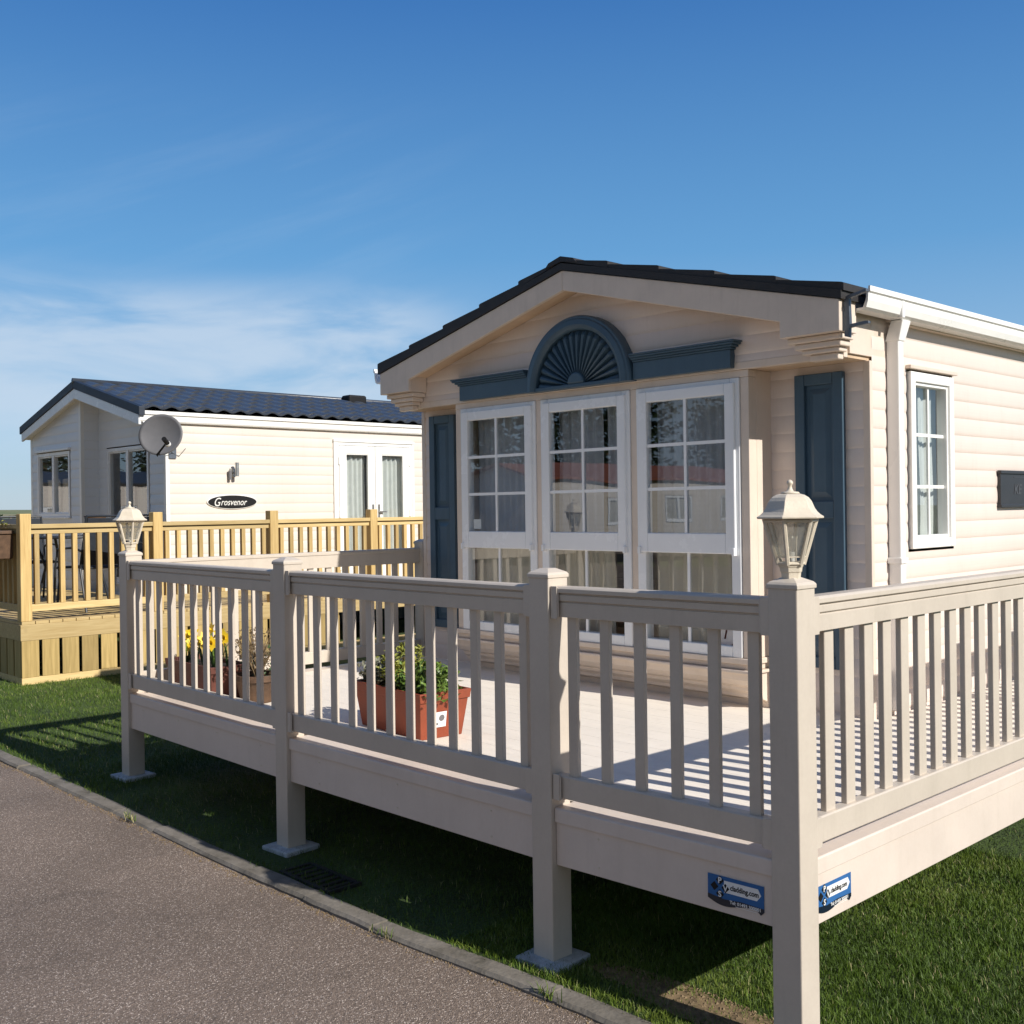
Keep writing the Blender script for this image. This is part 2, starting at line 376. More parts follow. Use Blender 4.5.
def make_light():
    l = bpy.data.lights.new('sun', 'SUN'); l.energy = 4.9; l.angle = R(.5); l.color = (1, .955, .885)
    o = bpy.data.objects.new('sun', l); COL.objects.link(o)
    d = Vector((math.cos(SUN_EL)*math.cos(SUN_AZ), math.cos(SUN_EL)*math.sin(SUN_AZ), math.sin(SUN_EL)))
    o.rotation_euler = d.to_track_quat('Z', 'Y').to_euler(); o.location = (20, 3, 15)
    w = bpy.data.worlds.new('World'); SC.world = w; w.use_nodes = True; nt = w.node_tree
    bg = nt.nodes['Background']
    sky = nd(nt, 'ShaderNodeTexSky', sky_type='NISHITA'); sky.sun_disc = False
    sky.sun_elevation = SUN_EL; sky.sun_rotation = R(90)-SUN_AZ
    sky.air_density = 1.0; sky.dust_density = .35; sky.ozone_density = 2.2; sky.altitude = 0
    # high thin cloud
    tc = nd(nt, 'ShaderNodeTexCoord'); sep = nd(nt, 'ShaderNodeSeparateXYZ'); nt.links.new(tc.outputs['Generated'], sep.inputs[0])
    def math_n(op, a, b=None, c=None):
        n = nd(nt, 'ShaderNodeMath', operation=op)
        for i, x in enumerate((a, b, c)):
            if x is None: continue
            if isinstance(x, (int, float)): n.inputs[i].default_value = x
            else: nt.links.new(x, n.inputs[i])
        return n.outputs[0]
    az = math_n('ARCTAN2', sep.outputs['Y'], sep.outputs['X'])   # radians
    el = math_n('ARCSINE', sep.outputs['Z'])
    def mapr(x, a, b, c=0., d=1.):
        n = nd(nt, 'ShaderNodeMapRange', interpolation_type='SMOOTHSTEP'); nt.links.new(x, n.inputs[0])
        for i, q in enumerate((a, b, c, d)): n.inputs[i+1].default_value = q
        return n.outputs[0]
    cv = nd(nt, 'ShaderNodeCombineXYZ')
    nt.links.new(math_n('MULTIPLY', az, 5.0), cv.inputs[0]); nt.links.new(math_n('MULTIPLY', el, 19.), cv.inputs[1])
    n1 = nd(nt, 'ShaderNodeTexNoise'); n1.inputs['Scale'].default_value = 1.0; n1.inputs['Detail'].default_value = 9; n1.inputs['Roughness'].default_value = .55; n1.inputs['Distortion'].default_value = .5
    nt.links.new(cv.outputs[0], n1.inputs['Vector'])
    band = math_n('MULTIPLY', mapr(el, R(1), R(6)), mapr(el, R(9.5), R(12.5), 1, 0))
    side = mapr(az, R(136.5), R(144))
    low = math_n('MULTIPLY', math_n('MULTIPLY', band, side), mapr(n1.outputs['Fac'], .30, .62))
    cv2 = nd(nt, 'ShaderNodeCombineXYZ')
    nt.links.new(math_n('MULTIPLY', math_n('ADD', az, math_n('MULTIPLY', el, 1.2)), 5.5), cv2.inputs[0]); nt.links.new(math_n('MULTIPLY', math_n('SUBTRACT', el, math_n('MULTIPLY', az, -.30)), 26.), cv2.inputs[1])
    n2 = nd(nt, 'ShaderNodeTexNoise'); n2.inputs['Scale'].default_value = 1.0; n2.inputs['Detail'].default_value = 8; n2.inputs['Roughness'].default_value = .6
    nt.links.new(cv2.outputs[0], n2.inputs['Vector'])
    wisp = math_n('MULTIPLY', math_n('MULTIPLY', mapr(n2.outputs['Fac'], .42, .75), mapr(az, R(134), R(146))), math_n('MULTIPLY', mapr(el, R(7), R(12)), mapr(el, R(17), R(22), 1, 0)))
    fac = math_n('MINIMUM', math_n('ADD', math_n('MULTIPLY', low, .66), math_n('MULTIPLY', wisp, .07)), 1.)
    mx = nd(nt, 'ShaderNodeMix', data_type='RGBA'); nt.links.new(fac, mx.inputs[0])
    hs = nd(nt, 'ShaderNodeHueSaturation'); hs.inputs['Saturation'].default_value = 1.35; hs.inputs['Value'].default_value = .95
    nt.links.new(sky.outputs[0], hs.inputs['Color'])
    # clear spring air: the measured run of blue from the pale horizon to the zenith, blended with the sky model
    rp = nd(nt, 'ShaderNodeValToRGB'); e = rp.color_ramp.elements
    lin = lambda c: tuple(((v/255+.055)/1.055)**2.4 if v > 10 else v/255/12.92 for v in c)
    def put(el_deg, c, i=None):
        q = e[i] if i is not None else e.new(el_deg/90)
        q.position = el_deg/90; q.color = (*lin(c), 1)
    put(0, (176, 200, 222), 0); put(90, (34, 70, 135), 1)
    put(4, (158, 194, 226)); put(13, (104, 162, 214)); put(25, (66, 121, 188)); put(50, (46, 92, 160))
    nt.links.new(math_n('MULTIPLY', el, 2/math.pi), rp.inputs['Fac'])
    sc = nd(nt, 'ShaderNodeVectorMath', operation='SCALE'); sc.inputs['Scale'].default_value = 9.0; nt.links.new(rp.outputs['Color'], sc.inputs[0])
    bl = nd(nt, 'ShaderNodeMix', data_type='RGBA'); bl.inputs[0].default_value = .82
    nt.links.new(hs.outputs[0], bl.inputs[6]); nt.links.new(sc.outputs[0], bl.inputs[7])
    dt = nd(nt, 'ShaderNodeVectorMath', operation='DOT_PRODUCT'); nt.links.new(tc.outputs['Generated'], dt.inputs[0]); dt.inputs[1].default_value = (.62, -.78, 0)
    fill_veil = math_n('MULTIPLY', mapr(dt.outputs['Value'], -.15, .55), .75)  # greyer sky added behind the camera to take blue out of the shade fill
    bl2 = nd(nt, 'ShaderNodeMix', data_type='RGBA'); nt.links.new(fill_veil, bl2.inputs[0]); nt.links.new(bl.outputs[2], bl2.inputs[6]); bl2.inputs[7].default_value = (1.95, 2.18, 2.55, 1)
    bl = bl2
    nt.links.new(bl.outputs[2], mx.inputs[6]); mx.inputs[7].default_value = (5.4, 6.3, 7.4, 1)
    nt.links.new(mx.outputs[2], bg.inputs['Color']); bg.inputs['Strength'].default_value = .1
make_light()
SC.view_settings.view_transform = 'Standard'; SC.view_settings.look = 'None'; SC.view_settings.exposure = .2; SC.view_settings.gamma = 1
SC.cycles.use_denoising = True
SC.cycles.max_bounces = 10; SC.cycles.transparent_max_bounces = 24; SC.cycles.caustics_reflective = False; SC.cycles.caustics_refractive = False
SC.cycles.sample_clamp_indirect = 6.

# ------------------------------------------------------------------ ground, road, kerb
def gz(x): return .0167*(-2.77-max(-14., min(4., x)))
KERB = [(-60, 2.1), (-20, 2.30), (-9, 2.41), (-7.4, 2.44), (-5.9, 2.475), (-4.5, 2.49), (-3.6, 2.525), (-2.95, 2.595), (-2.4, 2.635), (-1, 2.70), (3, 2.86), (40, 4.)]
def kerb_y(x):
    for (a, ya), (b, yb) in zip(KERB, KERB[1:]):
        if a <= x <= b: return ya+(yb-ya)*(x-a)/(b-a)+.012
    return KERB[0][1] if x < KERB[0][0] else KERB[-1][1]
KW = .095
def make_ground():
    xs = [-900, -400, -150, -80, -40, -25, -14, -10, -6, -2.77, 0, 4, 15, 60, 200, 700]
    ys = [-700, -200, -60, -12, 0, 30, 80, 200, 500, 1000]
    struct(MB().grid([(x, y, gz(x)-.10) for x in xs for y in ys], len(xs), len(ys)).build('ground', 'field', recalc=False))
    xs = sorted({-60, -40, -25, -20, -14, -12, -10, -9, -8, -7.4, -6.6, -5.9, -5.2, -4.5, -4, -3.6, -3.2, -2.95, -2.7, -2.4, -1.7, -1, 0, 1, 2, 3, 4, 10, 20, 40})
    pts = []
    for x in xs:
        y0 = kerb_y(x)+KW
        for t in (0, .15, .5, 1.2, 2.5, 5, 10, 20, 40): pts.append((x, y0+t-.01, gz(x)))
    struct(MB().grid(pts, len(xs), 9).build('lawn', 'turf', recalc=False))
    pts = []
    for x in xs:
        y1 = kerb_y(x)
        for t in (-14, -8, -4, -2, -1, -.5, -.2, .03): pts.append((x, y1+t, gz(x)-.014))
    struct(MB().grid(pts, len(xs), 8).build('road', 'asphalt', recalc=False))
    # kerb stones laid flush with the turf, a joint between every two
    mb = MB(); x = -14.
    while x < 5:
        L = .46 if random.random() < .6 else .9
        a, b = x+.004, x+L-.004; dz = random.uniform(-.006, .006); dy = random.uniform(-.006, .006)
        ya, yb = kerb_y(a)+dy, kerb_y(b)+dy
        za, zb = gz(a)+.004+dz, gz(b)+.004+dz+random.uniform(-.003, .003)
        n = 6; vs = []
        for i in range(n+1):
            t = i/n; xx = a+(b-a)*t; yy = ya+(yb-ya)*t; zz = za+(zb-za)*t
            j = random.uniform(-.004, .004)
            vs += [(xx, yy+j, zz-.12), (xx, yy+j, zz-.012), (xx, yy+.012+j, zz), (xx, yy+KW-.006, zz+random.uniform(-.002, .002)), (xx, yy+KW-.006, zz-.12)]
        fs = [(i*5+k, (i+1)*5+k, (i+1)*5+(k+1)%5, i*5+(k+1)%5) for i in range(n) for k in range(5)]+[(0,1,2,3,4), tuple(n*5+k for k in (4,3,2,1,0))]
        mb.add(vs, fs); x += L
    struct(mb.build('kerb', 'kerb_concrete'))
    # grit and earth washed against the kerb foot
    vs, fs = [], []
    for i in range(2600):
        x = random.uniform(-9, 0.2); y = kerb_y(x)-abs(random.gauss(0, .022))-.002
        s = random.uniform(.002, .0065); z = gz(x)-.014
        b = len(vs); a = random.random()*6
        vs += [(x+s*math.cos(a+k*2.1), y+s*math.sin(a+k*2.1), z-.001) for k in range(3)]+[(x, y, z+s)]
        fs += [(b,b+1,b+3), (b+1,b+2,b+3), (b+2,b,b+3)]
    m = MB(); m.add(vs, fs); stuff(m.build('grit', 'twig', recalc=False))
make_ground()

LAT = rng.random((257, 257))
def patch(x, y, sc):
    u, v = x/sc+64.3, y/sc+31.7; i, j = np.floor(u).astype(int), np.floor(v).astype(int); f, g = u-i, v-j; f = f*f*(3-2*f); g = g*g*(3-2*g); i %= 256; j %= 256
    return (LAT[i, j]*(1-f)+LAT[i+1, j]*f)*(1-g)+(LAT[i, j+1]*(1-f)+LAT[i+1, j+1]*f)*g
def grass(name, pts, hmin, hmax, wid, dead=.03):
    """blades as bent two-quad strips; pts Nx2"""
    n = len(pts); x, y = pts[:, 0], pts[:, 1]
    z = .0167*(-2.77-np.clip(x, -14, 4))
    a = rng.uniform(0, 2*np.pi, n); h = rng.uniform(hmin, hmax, n)*(.55+.75*patch(x, y, .11)+.45*patch(x, y, .5)**2)
    lean = rng.uniform(.15, 1.0, n)*h; la = rng.uniform(0, 2*np.pi, n); w = wid*rng.uniform(.6, 1.3, n)
    dx, dy = np.cos(a)*w, np.sin(a)*w; lx, ly = np.cos(la)*lean, np.sin(la)*lean
    V = np.zeros((n, 5, 3))
    V[:, 0] = np.stack([x-dx, y-dy, z-.004], 1); V[:, 1] = np.stack([x+dx, y+dy, z-.004], 1)
    V[:, 2] = np.stack([x+dx*.8+lx*.35, y+dy*.8+ly*.35, z+h*.6], 1); V[:, 3] = np.stack([x-dx*.8+lx*.35, y-dy*.8+ly*.35, z+h*.6], 1)
    V[:, 4] = np.stack([x+lx, y+ly, z+h*.95], 1)
    me = bpy.data.meshes.new(name)
    me.vertices.add(n*5); me.vertices.foreach_set('co', V.ravel())
    base = np.arange(n)[:, None]*5
    loops = (base+np.array([[0, 1, 2, 3, 3, 2, 4]])).ravel()
    me.loops.add(n*7); me.loops.foreach_set('vertex_index', loops)
    me.polygons.add(n*2)
    st = (np.arange(n)[:, None]*7+np.array([[0, 4]])).ravel(); me.polygons.foreach_set('loop_start', st)
    me.update(calc_edges=True)
    t = np.clip(rng.normal(.42, .15, n)+.55*(patch(x, y, .16)-.5)+.5*(patch(x, y, .7)-.5), 0, .90)
    t = np.where(rng.random(n) < dead*2.2*patch(x+9, y, .3), rng.uniform(.93, 1, n), t)
    at = me.attributes.new('tone', 'FLOAT', 'POINT'); at.data.foreach_set('value', np.repeat(t, 5))
    me.materials.append(MATS['grass_blade'])
    o = bpy.data.objects.new(name, me); COL.objects.link(o); return stuff(o)
def scatter(n, x0, x1, y0, y1, bare=True):
    p = np.stack([rng.uniform(x0, x1, n), rng.uniform(y0, y1, n)], 1)
    ky = np.interp(p[:, 0], [k[0] for k in KERB], [k[1] for k in KERB])+KW
    keep = p[:, 1] > ky+rng.normal(.0, .012, n)
    if bare:   # worn earth beside the corner post
        d = np.hypot((p[:, 0]+2.15)/.55, (p[:, 1]-2.93)/.13); keep &= rng.random(n) < np.clip(d-.25, .12, 1)
    return p[keep]
grass('grass', np.concatenate([
    scatter(190000, -3.2, -.4, 2.6, 5.2), scatter(30000, -6.8, -3.2, 2.5, 4.4), scatter(30000, -3.2, .8, 5.2, 8.5),
    scatter(80000, -10.3, -6.2, 2.4, 5.6), scatter(16000, -14, -10, 2.3, 3.9)]), .010, .030, .0012)

def weeds():
    p = []
    for x in (-5.60, -3.42, -2.62):
        y = kerb_y(x)-random.uniform(0, .02); n = random.randint(16, 34)
        p += [(x+random.gauss(0, .03), y+random.gauss(0, .008)) for _ in range(n)]
    grass('weeds', np.array(p), .012, .045, .0022, dead=.15)
weeds()
def soil_patch():
    mb = MB(); n = 26; vs = [(-2.15, 2.93, gz(-2.15)+.007)]
    for k in range(n):
        a = 2*math.pi*k/n; r = random.uniform(.75, 1.15)
        vs.append((-2.15+.5*r*math.cos(a), 2.935+.10*r*math.sin(a), gz(-2.15+.5*math.cos(a))+.0045))
    mb.add(vs, [(0, k+1, (k+1) % n+1) for k in range(n)])
    vs, fs = [], []
    for i in range(900):
        a = random.random()*6.28; r = math.sqrt(random.random())
        x, y = -2.15+.52*r*math.cos(a), 2.94+.11*r*math.sin(a); s = random.uniform(.003, .011); z = gz(x)+.004; q = random.random()*6
        b = len(vs); vs += [(x+s*math.cos(q+k*2.1), y+s*math.sin(q+k*2.1), z) for k in range(3)]+[(x, y, z+s*.8)]
        fs += [(b,b+1,b+3), (b+1,b+2,b+3), (b+2,b,b+3)]
    mb.add(vs, fs); stuff(mb.build('bare_earth', 'twig', recalc=False))
soil_patch()

# ------------------------------------------------------------------ raised veranda deck
DT = .578                                  # deck surface
PW = .102                                  # post width
FP = [(-6.420, 2.886), (-4.585, 2.851), (-2.817, 2.861), (-1.821, 2.911)]      # posts of the front run
RP = [(-1.821, 6.20), (-1.821, 6.95)]                                             # right run
LP = (-6.390, 5.160)                                                             # rear post of the left run
RAILP = [(-.028, 0), (.022, 0), (.022, .052), (.018, .054), (.018, .057), (.027, .060), (.027, .081), (.022, .083), (.022, .086),
         (.034, .089), (.034, .104), (.026, .111), (-.026, .111), (-.034, .104), (-.034, .089), (-.028, .086)]
LOWP = [(-.024, 0), (.022, 0), (.024, .004), (.024, .078), (.020, .083), (-.020, .083), (-.024, .078)]
def make_veranda():
    t = thing('veranda_deck', 'raised cream plastic veranda with picket railings in front of the near caravan', 'veranda', (-4.1, 4.0, .0))
    def post(x, y, ztop=1.418):
        mb = MB(); h = PW/2; mb.box(x-h, x+h, y-h, y+h, gz(x)+.016, ztop)
        p = mb.build('post', 'deck_pvc', t, bevel=.004)
        h2 = h+.004; c = MB(); z = ztop-.004
        pts = [(h2, z), (h2, z+.013), (h-.002, z+.020), (.02, z+.034), (.0, z+.034)]
        vs = []
        for r, zz in pts[:-1]: vs += [(x-r, y-r, zz), (x+r, y-r, zz), (x+r, y+r, zz), (x-r, y+r, zz)]
        n = len(pts)-1
        c.add(vs, [(3,2,1,0)]+[(i*4+k, i*4+(k+1) % 4, i*4+4+(k+1) % 4, i*4+4+k) for i in range(n-1) for k in range(4)]+[tuple((n-1)*4+k for k in range(4))])
        c.build('post_cap', 'deck_pvc', p, bevel=.002)
        return p
    for x, y in FP: post(x, y)
    for x, y in RP: post(x, y)
    post(*LP)
    def run(a, b, nb, bw, bt, first=None, zr=0., low=True):
        """one railing panel from post a to post b, outer side on the right-hand normal"""
        a, b = Vector((*a, 0)), Vector((*b, 0)); d = (b-a).normalized(); n = Vector((d.y, -d.x, 0))
        off = n*.010
        A, B = a+d*(PW/2+.0005)+off, b-d*(PW/2+.0005)+off
        top = MB().extr(RAILP, A+Vector((0, 0, 1.274)), B+Vector((0, 0, 1.274)), n).build('top_rail', 'deck_pvc', t, bevel=.0015)
        bot = MB().extr(LOWP, A+Vector((0, 0, .616)), B+Vector((0, 0, .616)), n).build('bottom_rail', 'deck_pvc', t, bevel=.002)
        for rail, z0, z1 in ((top, 1.268, 1.386), (bot, .610, .704)):
            for P, s in ((A, 1), (B, -1)):
                F = Frame(P+d*s*.001, d*s, (0, 0, 1), n)
                m = MB(); m.obox(F, 0, .030, z0, z1, .031, .0365); m.obox(F, .0305, .036, z0+.006, z1-.006, .031, .0345)
                if rail is bot: m.obox(F, 0, .036, z0, z0+.009, -.03, .031)
                m.build('rail_bracket', 'deck_pvc', rail, bevel=.0015)
        L = (B-A).length
        for k in range(nb):
            u = L*(k+.5)/nb if first is None else first+k*.1265
            m = MB(); F = Frame(A+d*u, d, (0, 0, 1), n)
            m.obox(F, -bw/2, bw/2, .697, 1.276, -bt/2-.003, bt/2-.003)
            m.build('baluster', 'deck_pvc', t, bevel=.003)
    run(FP[0], FP[1], 12, .042, .020); run(FP[1], FP[2], 12, .042, .020); run(FP[2], FP[3], 6, .042, .020)
    run(FP[3], RP[0], 25, .056, .022, first=.135); run(RP[0], RP[1], 5, .056, .022)
    run(LP, FP[0], 15, .042, .024)
    # floor boards (one surface) over a sub-floor
    mb = MB(); y = 2.935; k = 0
    while y < 6.9:
        x0 = -6.44 if y < 5.06 else -2.70
        mb.box(x0, -1.80, y+.0008, y+.1492, DT-.022, DT)
        y += .15; k += 1
    mb.build('floor', 'deck_board', t, bevel=.0012)
    mb = MB(); mb.box(-6.41, -1.83, 2.93, 5.07, DT-.05, DT-.0225); mb.box(-2.69, -1.83, 5.07, 6.95, DT-.05, DT-.0225); mb.build('sub_floor', 'deck_board', t)
    # fascia and its nosing between the posts
    def skirt(a, b, endA=True, endB=True):
        a, b = Vector((*a, 0)), Vector((*b, 0)); d = (b-a).normalized(); n = Vector((d.y, -d.x, 0))
        A, B = a+d*(PW/2), b-d*(PW/2)
        MB().extr([(.030, 0), (.030, .158), (.005, .158), (.005, 0)], A+Vector((0, 0, .368)), B+Vector((0, 0, .368)), n).build('fascia', 'fascia_pvc', t, bevel=.002)
        MB().extr([(.038, 0), (.038, .049), (.034, .053), (-.09, .053), (-.09, .03), (.006, .03), (.006, 0)], A+Vector((0, 0, DT-.0525)), B+Vector((0, 0, DT-.0525)), n).build('edge_trim', 'fascia_pvc', t, bevel=.002)
    for a, b in zip(FP, FP[1:]): skirt(a, b)
    # screw heads holding fascia to its bearers
    for (xa, ya), (xb, yb) in zip(FP, FP[1:]):
        L = xb-xa; nn = max(2, int(L/.45))
        for k in range(nn):
            x = xa+L*(k+.5)/nn; y = ya+(yb-ya)*(x-xa)/L-.0305
            for z in (.40, .50): MB().tube([(x, y+.001, z), (x, y-.0022, z)], .0038, 8).build('screw', 'lamp_cream', t)
    skirt(FP[3], RP[0]); skirt(RP[0], RP[1]); skirt(LP, FP[0])
    # bearers and legs under the floor
    for y in (3.6, 4.5): MB().box(-6.3, -1.9, y-.03, y+.03, DT-.19, DT-.051).build('bearer', 'deck_pvc', t)
    for x in (-5.5, -3.7): MB().box(x-.05, x+.05, 4.45, 4.55, gz(x)-.02, DT-.19).build('support_leg', 'deck_pvc', t)
    return t
VERANDA = make_veranda()

PADS = [('pale square paving slab under the leftmost front post of the veranda', FP[0]), ('pale square paving slab under the second front post, beside the drain grating', FP[1]),
        ('pale square paving slab under the third front post, close to the kerb', FP[2]), ('pale square paving slab under the front corner post with the lantern', FP[3])]
for lab, (x, y) in PADS:
    s = .100; m = MB(); F = Frame((x+.005, y-.005, gz(x)-.02), (math.cos(.08), math.sin(.08), 0), (-math.sin(.08), math.cos(.08), 0), (0, 0, 1))
    m.obox(F, -s, s, -s, s, 0, .040)
    tag(m.build('paving_slab', 'concrete_pad', off=(x, y, gz(x)), bevel=.006), lab, 'paving slab', 'paving slabs under the veranda posts')

def drain():
    t = thing('drain_grating', 'dark iron gully grating in the turf between the kerb and second post', 'drain', (-4.12, 2.70, gz(-4.12)))
    x0, x1, y0, y1, z = -4.33, -3.93, 2.625, 2.80, gz(-4.12)
    m = MB(); m.box(x0, x1, y0, y0+.02, z-.05, z+.012); m.box(x0, x1, y1-.02, y1, z-.05, z+.012); m.box(x0, x0+.02, y0+.02, y1-.02, z-.05, z+.012); m.box(x1-.02, x1, y0+.02, y1-.02, z-.05, z+.012)
    m.build('frame', 'iron', t, bevel=.002)
    m = MB()
    for k in range(7):
        x = x0+.05+k*.05; m.box(x-.011, x+.011, y0+.021, y1-.021, z-.03, z+.008)
    m.build('grate', 'iron', t, bevel=.002)
drain()

# ------------------------------------------------------------------ lanterns on the posts
def lantern(x, y, z, label):
    t = thing('post_lantern', label, 'lantern', (x, y, z), 'cream lanterns on the veranda posts')
    rot = R(-71)
    n = 6
    MB().lathe((x, y, z), [(.027, -.001), (.030, .004), (.0315, .022), (.0345, .024), (.036, .038), (.0385, .040), (.041, .054), (.030, .056)], n, rot).build('base', 'lamp_cream', t, bevel=.0015)
    # the six-sided cage
    zb, zt, rb, rt = z+.050, z+.186, .040, .082
    m = MB()
    for k in range(n):
        a = rot+2*math.pi*k/n; c, s = math.cos(a), math.sin(a)
        m.tube([(x+c*rb, y+s*rb, zb-.004), (x+c*rt, y+s*rt, zt)], .0066, 6)
    for r, zz, h in ((rb, zb, .010), (rb+.006, zb+.020, .004), (rt-.001, zt-.006, .010)):
        for k in range(n):
            a0, a1 = rot+2*math.pi*k/n, rot+2*math.pi*(k+1)/n
            m.tube([(x+r*math.cos(a0), y+r*math.sin(a0), zz), (x+r*math.cos(a1), y+r*math.sin(a1), zz)], h/2, 6)
    m.build('frame', 'lamp_cream', t)
    for k in range(n):
        a0, a1 = rot+2*math.pi*k/n, rot+2*math.pi*(k+1)/n
        vs = []
        for w in (0, .0025):
            for r, zz in ((rb+.004, zb+.022), (rt-.003, zt-.01)):
                r -= w
                for a in (a0, a1): vs.append((x+r*math.cos(a), y+r*math.sin(a), zz))
        m = MB(); m.add(vs, [(0,1,3,2), (4,6,7,5), (0,4,5,1), (2,3,7,6), (0,2,6,4), (1,5,7,3)]); m.build('pane', 'lamp_glass', t)
    # bell shaped roof and finial
    roof = MB().lathe((x, y, z), [(.070, .184), (.104, .187), (.105, .192), (.095, .198), (.085, .207), (.077, .218), (.072, .229), (.067, .240), (.058, .251), (.045, .259), (.026, .264)], n, rot).build('roof', 'lamp_cream', t, bevel=.001)
    MB().lathe((x, y, z), [(.030, .263), (.026, .268), (.012, .270), (.008, .276), (.0055, .284), (.0065, .289), (.0095, .293), (.0095, .298), (.0065, .303), (.001, .306)], 16).build('finial', 'lamp_cream', roof, smooth=True)
    MB().lathe((x, y, z), [(.012, .048), (.012, .085)], 12).build('lamp_holder', 'label_white', t)
    MB().lathe((x, y, z), [(.008, .085), (.013, .100), (.016, .115), (.013, .130), (.006, .142), (.001, .150)], 14).build('bulb', 'lamp_glass', t, smooth=True)
lantern(FP[3][0], FP[3][1], 1.4405, 'cream six-sided lantern on the near corner post of the veranda')
lantern(FP[0][0], FP[0][1], 1.4405, 'cream lantern on the far left front post, against the timber railing')

# ------------------------------------------------------------------ installer's stickers on the fascia
def sticker(F, W, H, label):
    t = thing('sticker', label, 'sticker', F.p(0, 0, 0), 'blue stickers on the veranda fascia')
    def wave(w0, n=18):
        pts = []
        for i in range(n+1):
            s = i/n; pts.append((W*s, H*(.22-.14*s-.13*math.sin(2*math.pi*s*.9)*(1-s*.3)) if s < .93 else H*(.05+(s-.93)*2.)))
        return pts
    low = [(u, max(0, v)) for u, v in wave(0)]
    MB().prism(F, low+[(W, H), (0, H)], .0005, .0020).build('panel', 'sticker_blue', t)
    MB().prism(F, low+[(W, H*.30), (W*.6, H*.33), (W*.3, H*.28), (0, H*.36)], .0021, .0026).build('dark_band', 'sticker_dark', t)
    MB().prism(F, [(W*.30, H*.50), (W*.88, H*.50), (W*.955, H*.69), (W*.90, H*.88), (W*.30, H*.88)], .0021, .0028).build('arrow', 'label_white', t)
    m = MB(); r = W*.075
    for cx, cy in ((.225, .86), (.325, .64), (.225, .42), (.125, .64)):
        m.prism(F, [(W*cx-r*.95, H*cy), (W*cx, H*cy-r*.95), (W*cx+r*.95, H*cy), (W*cx, H*cy+r*.95)], .0029, .0035)
    m.build('emblem', 'black_plastic', t)
    m = MB()
    text_mb(m, F, 'P', H*.27, W*.225, H*.77, .0036, .0042, bold=.0006, align='CENTER'); text_mb(m, F, 'V', H*.27, W*.325, H*.55, .0036, .0042, bold=.0006, align='CENTER'); text_mb(m, F, 'S', H*.27, W*.225, H*.33, .0036, .0042, bold=.0006, align='CENTER')
    m.build('lettering', 'label_white', t)
    m = MB(); text_mb(m, F, 'Tel: 01493 300001', H*.15, W*.40, H*.19, .0027, .0033, bold=.0003, sx=1.0); m.build('phone_number', 'label_white', t)
    m = MB(); text_mb(m, F, 'cladding.com', H*.23, W*.41, H*.62, .0029, .0034, bold=.0006, sx=.86); m.build('lettering', 'black_plastic', t)
    m = MB(); m.obox(F, W*.5, W*.88, H*.13, H*.145, .0027, .0031); m.build('rule', 'label_white', t)
def stickers():
    a, b = Vector((*FP[2], 0)), Vector((*FP[3], 0)); d = (b-a).normalized(); n = Vector((d.y, -d.x, 0))
    o = a+d*((-2.118+2.820)/d.x)+n*.031+Vector((0, 0, .385))
    sticker(Frame(o, d, (0, 0, 1), n), .205, .100, 'small blue installer sticker in shade, left of the corner post')
    sticker(Frame((FP[3][0]+.031, FP[3][1]+.064, .390), (0, 1, 0), (0, 0, 1), (1, 0, 0)), .212, .095, 'small blue installer sticker in sunshine, right of the corner post')
stickers()

# ------------------------------------------------------------------ shared building parts
def rect_ring(mb, F, u0, u1, v0, v1, t, w0, w1, tb=None):
    tb = tb or t
    mb.obox(F, u0, u0+t, v0, v1, w0, w1); mb.obox(F, u1-t, u1, v0, v1, w0, w1)
    e = .0008
    mb.obox(F, u0+t+e, u1-t-e, v1-t, v1, w0, w1-e); mb.obox(F, u0+t+e, u1-t-e, v0, v0+tb, w0, w1-e)
    return mb
def curtain(parent, F, u0, u1, v0, v1, w, m='curtain', amp=.018, per=.075, pinch=0., name='curtain'):
    n = max(12, int((u1-u0)/per*8)); nv = 7; pts = []
    ph = random.random()*6
    for i in range(n+1):
        s = i/n
        for j in range(nv):
            tt = j/(nv-1); k = 1-pinch*math.sin(math.pi*tt)**2
            u = u0+(u1-u0)*s*k
            pts.append(F.p(u, v0+(v1-v0)*tt, w+amp*math.sin(ph+(u1-u0)*s/per*2*math.pi+.7*math.sin(s*9+tt))+.004*math.sin(tt*7)))
    return MB().grid(pts, n+1, nv).build(name, m, parent, smooth=True, recalc=False)
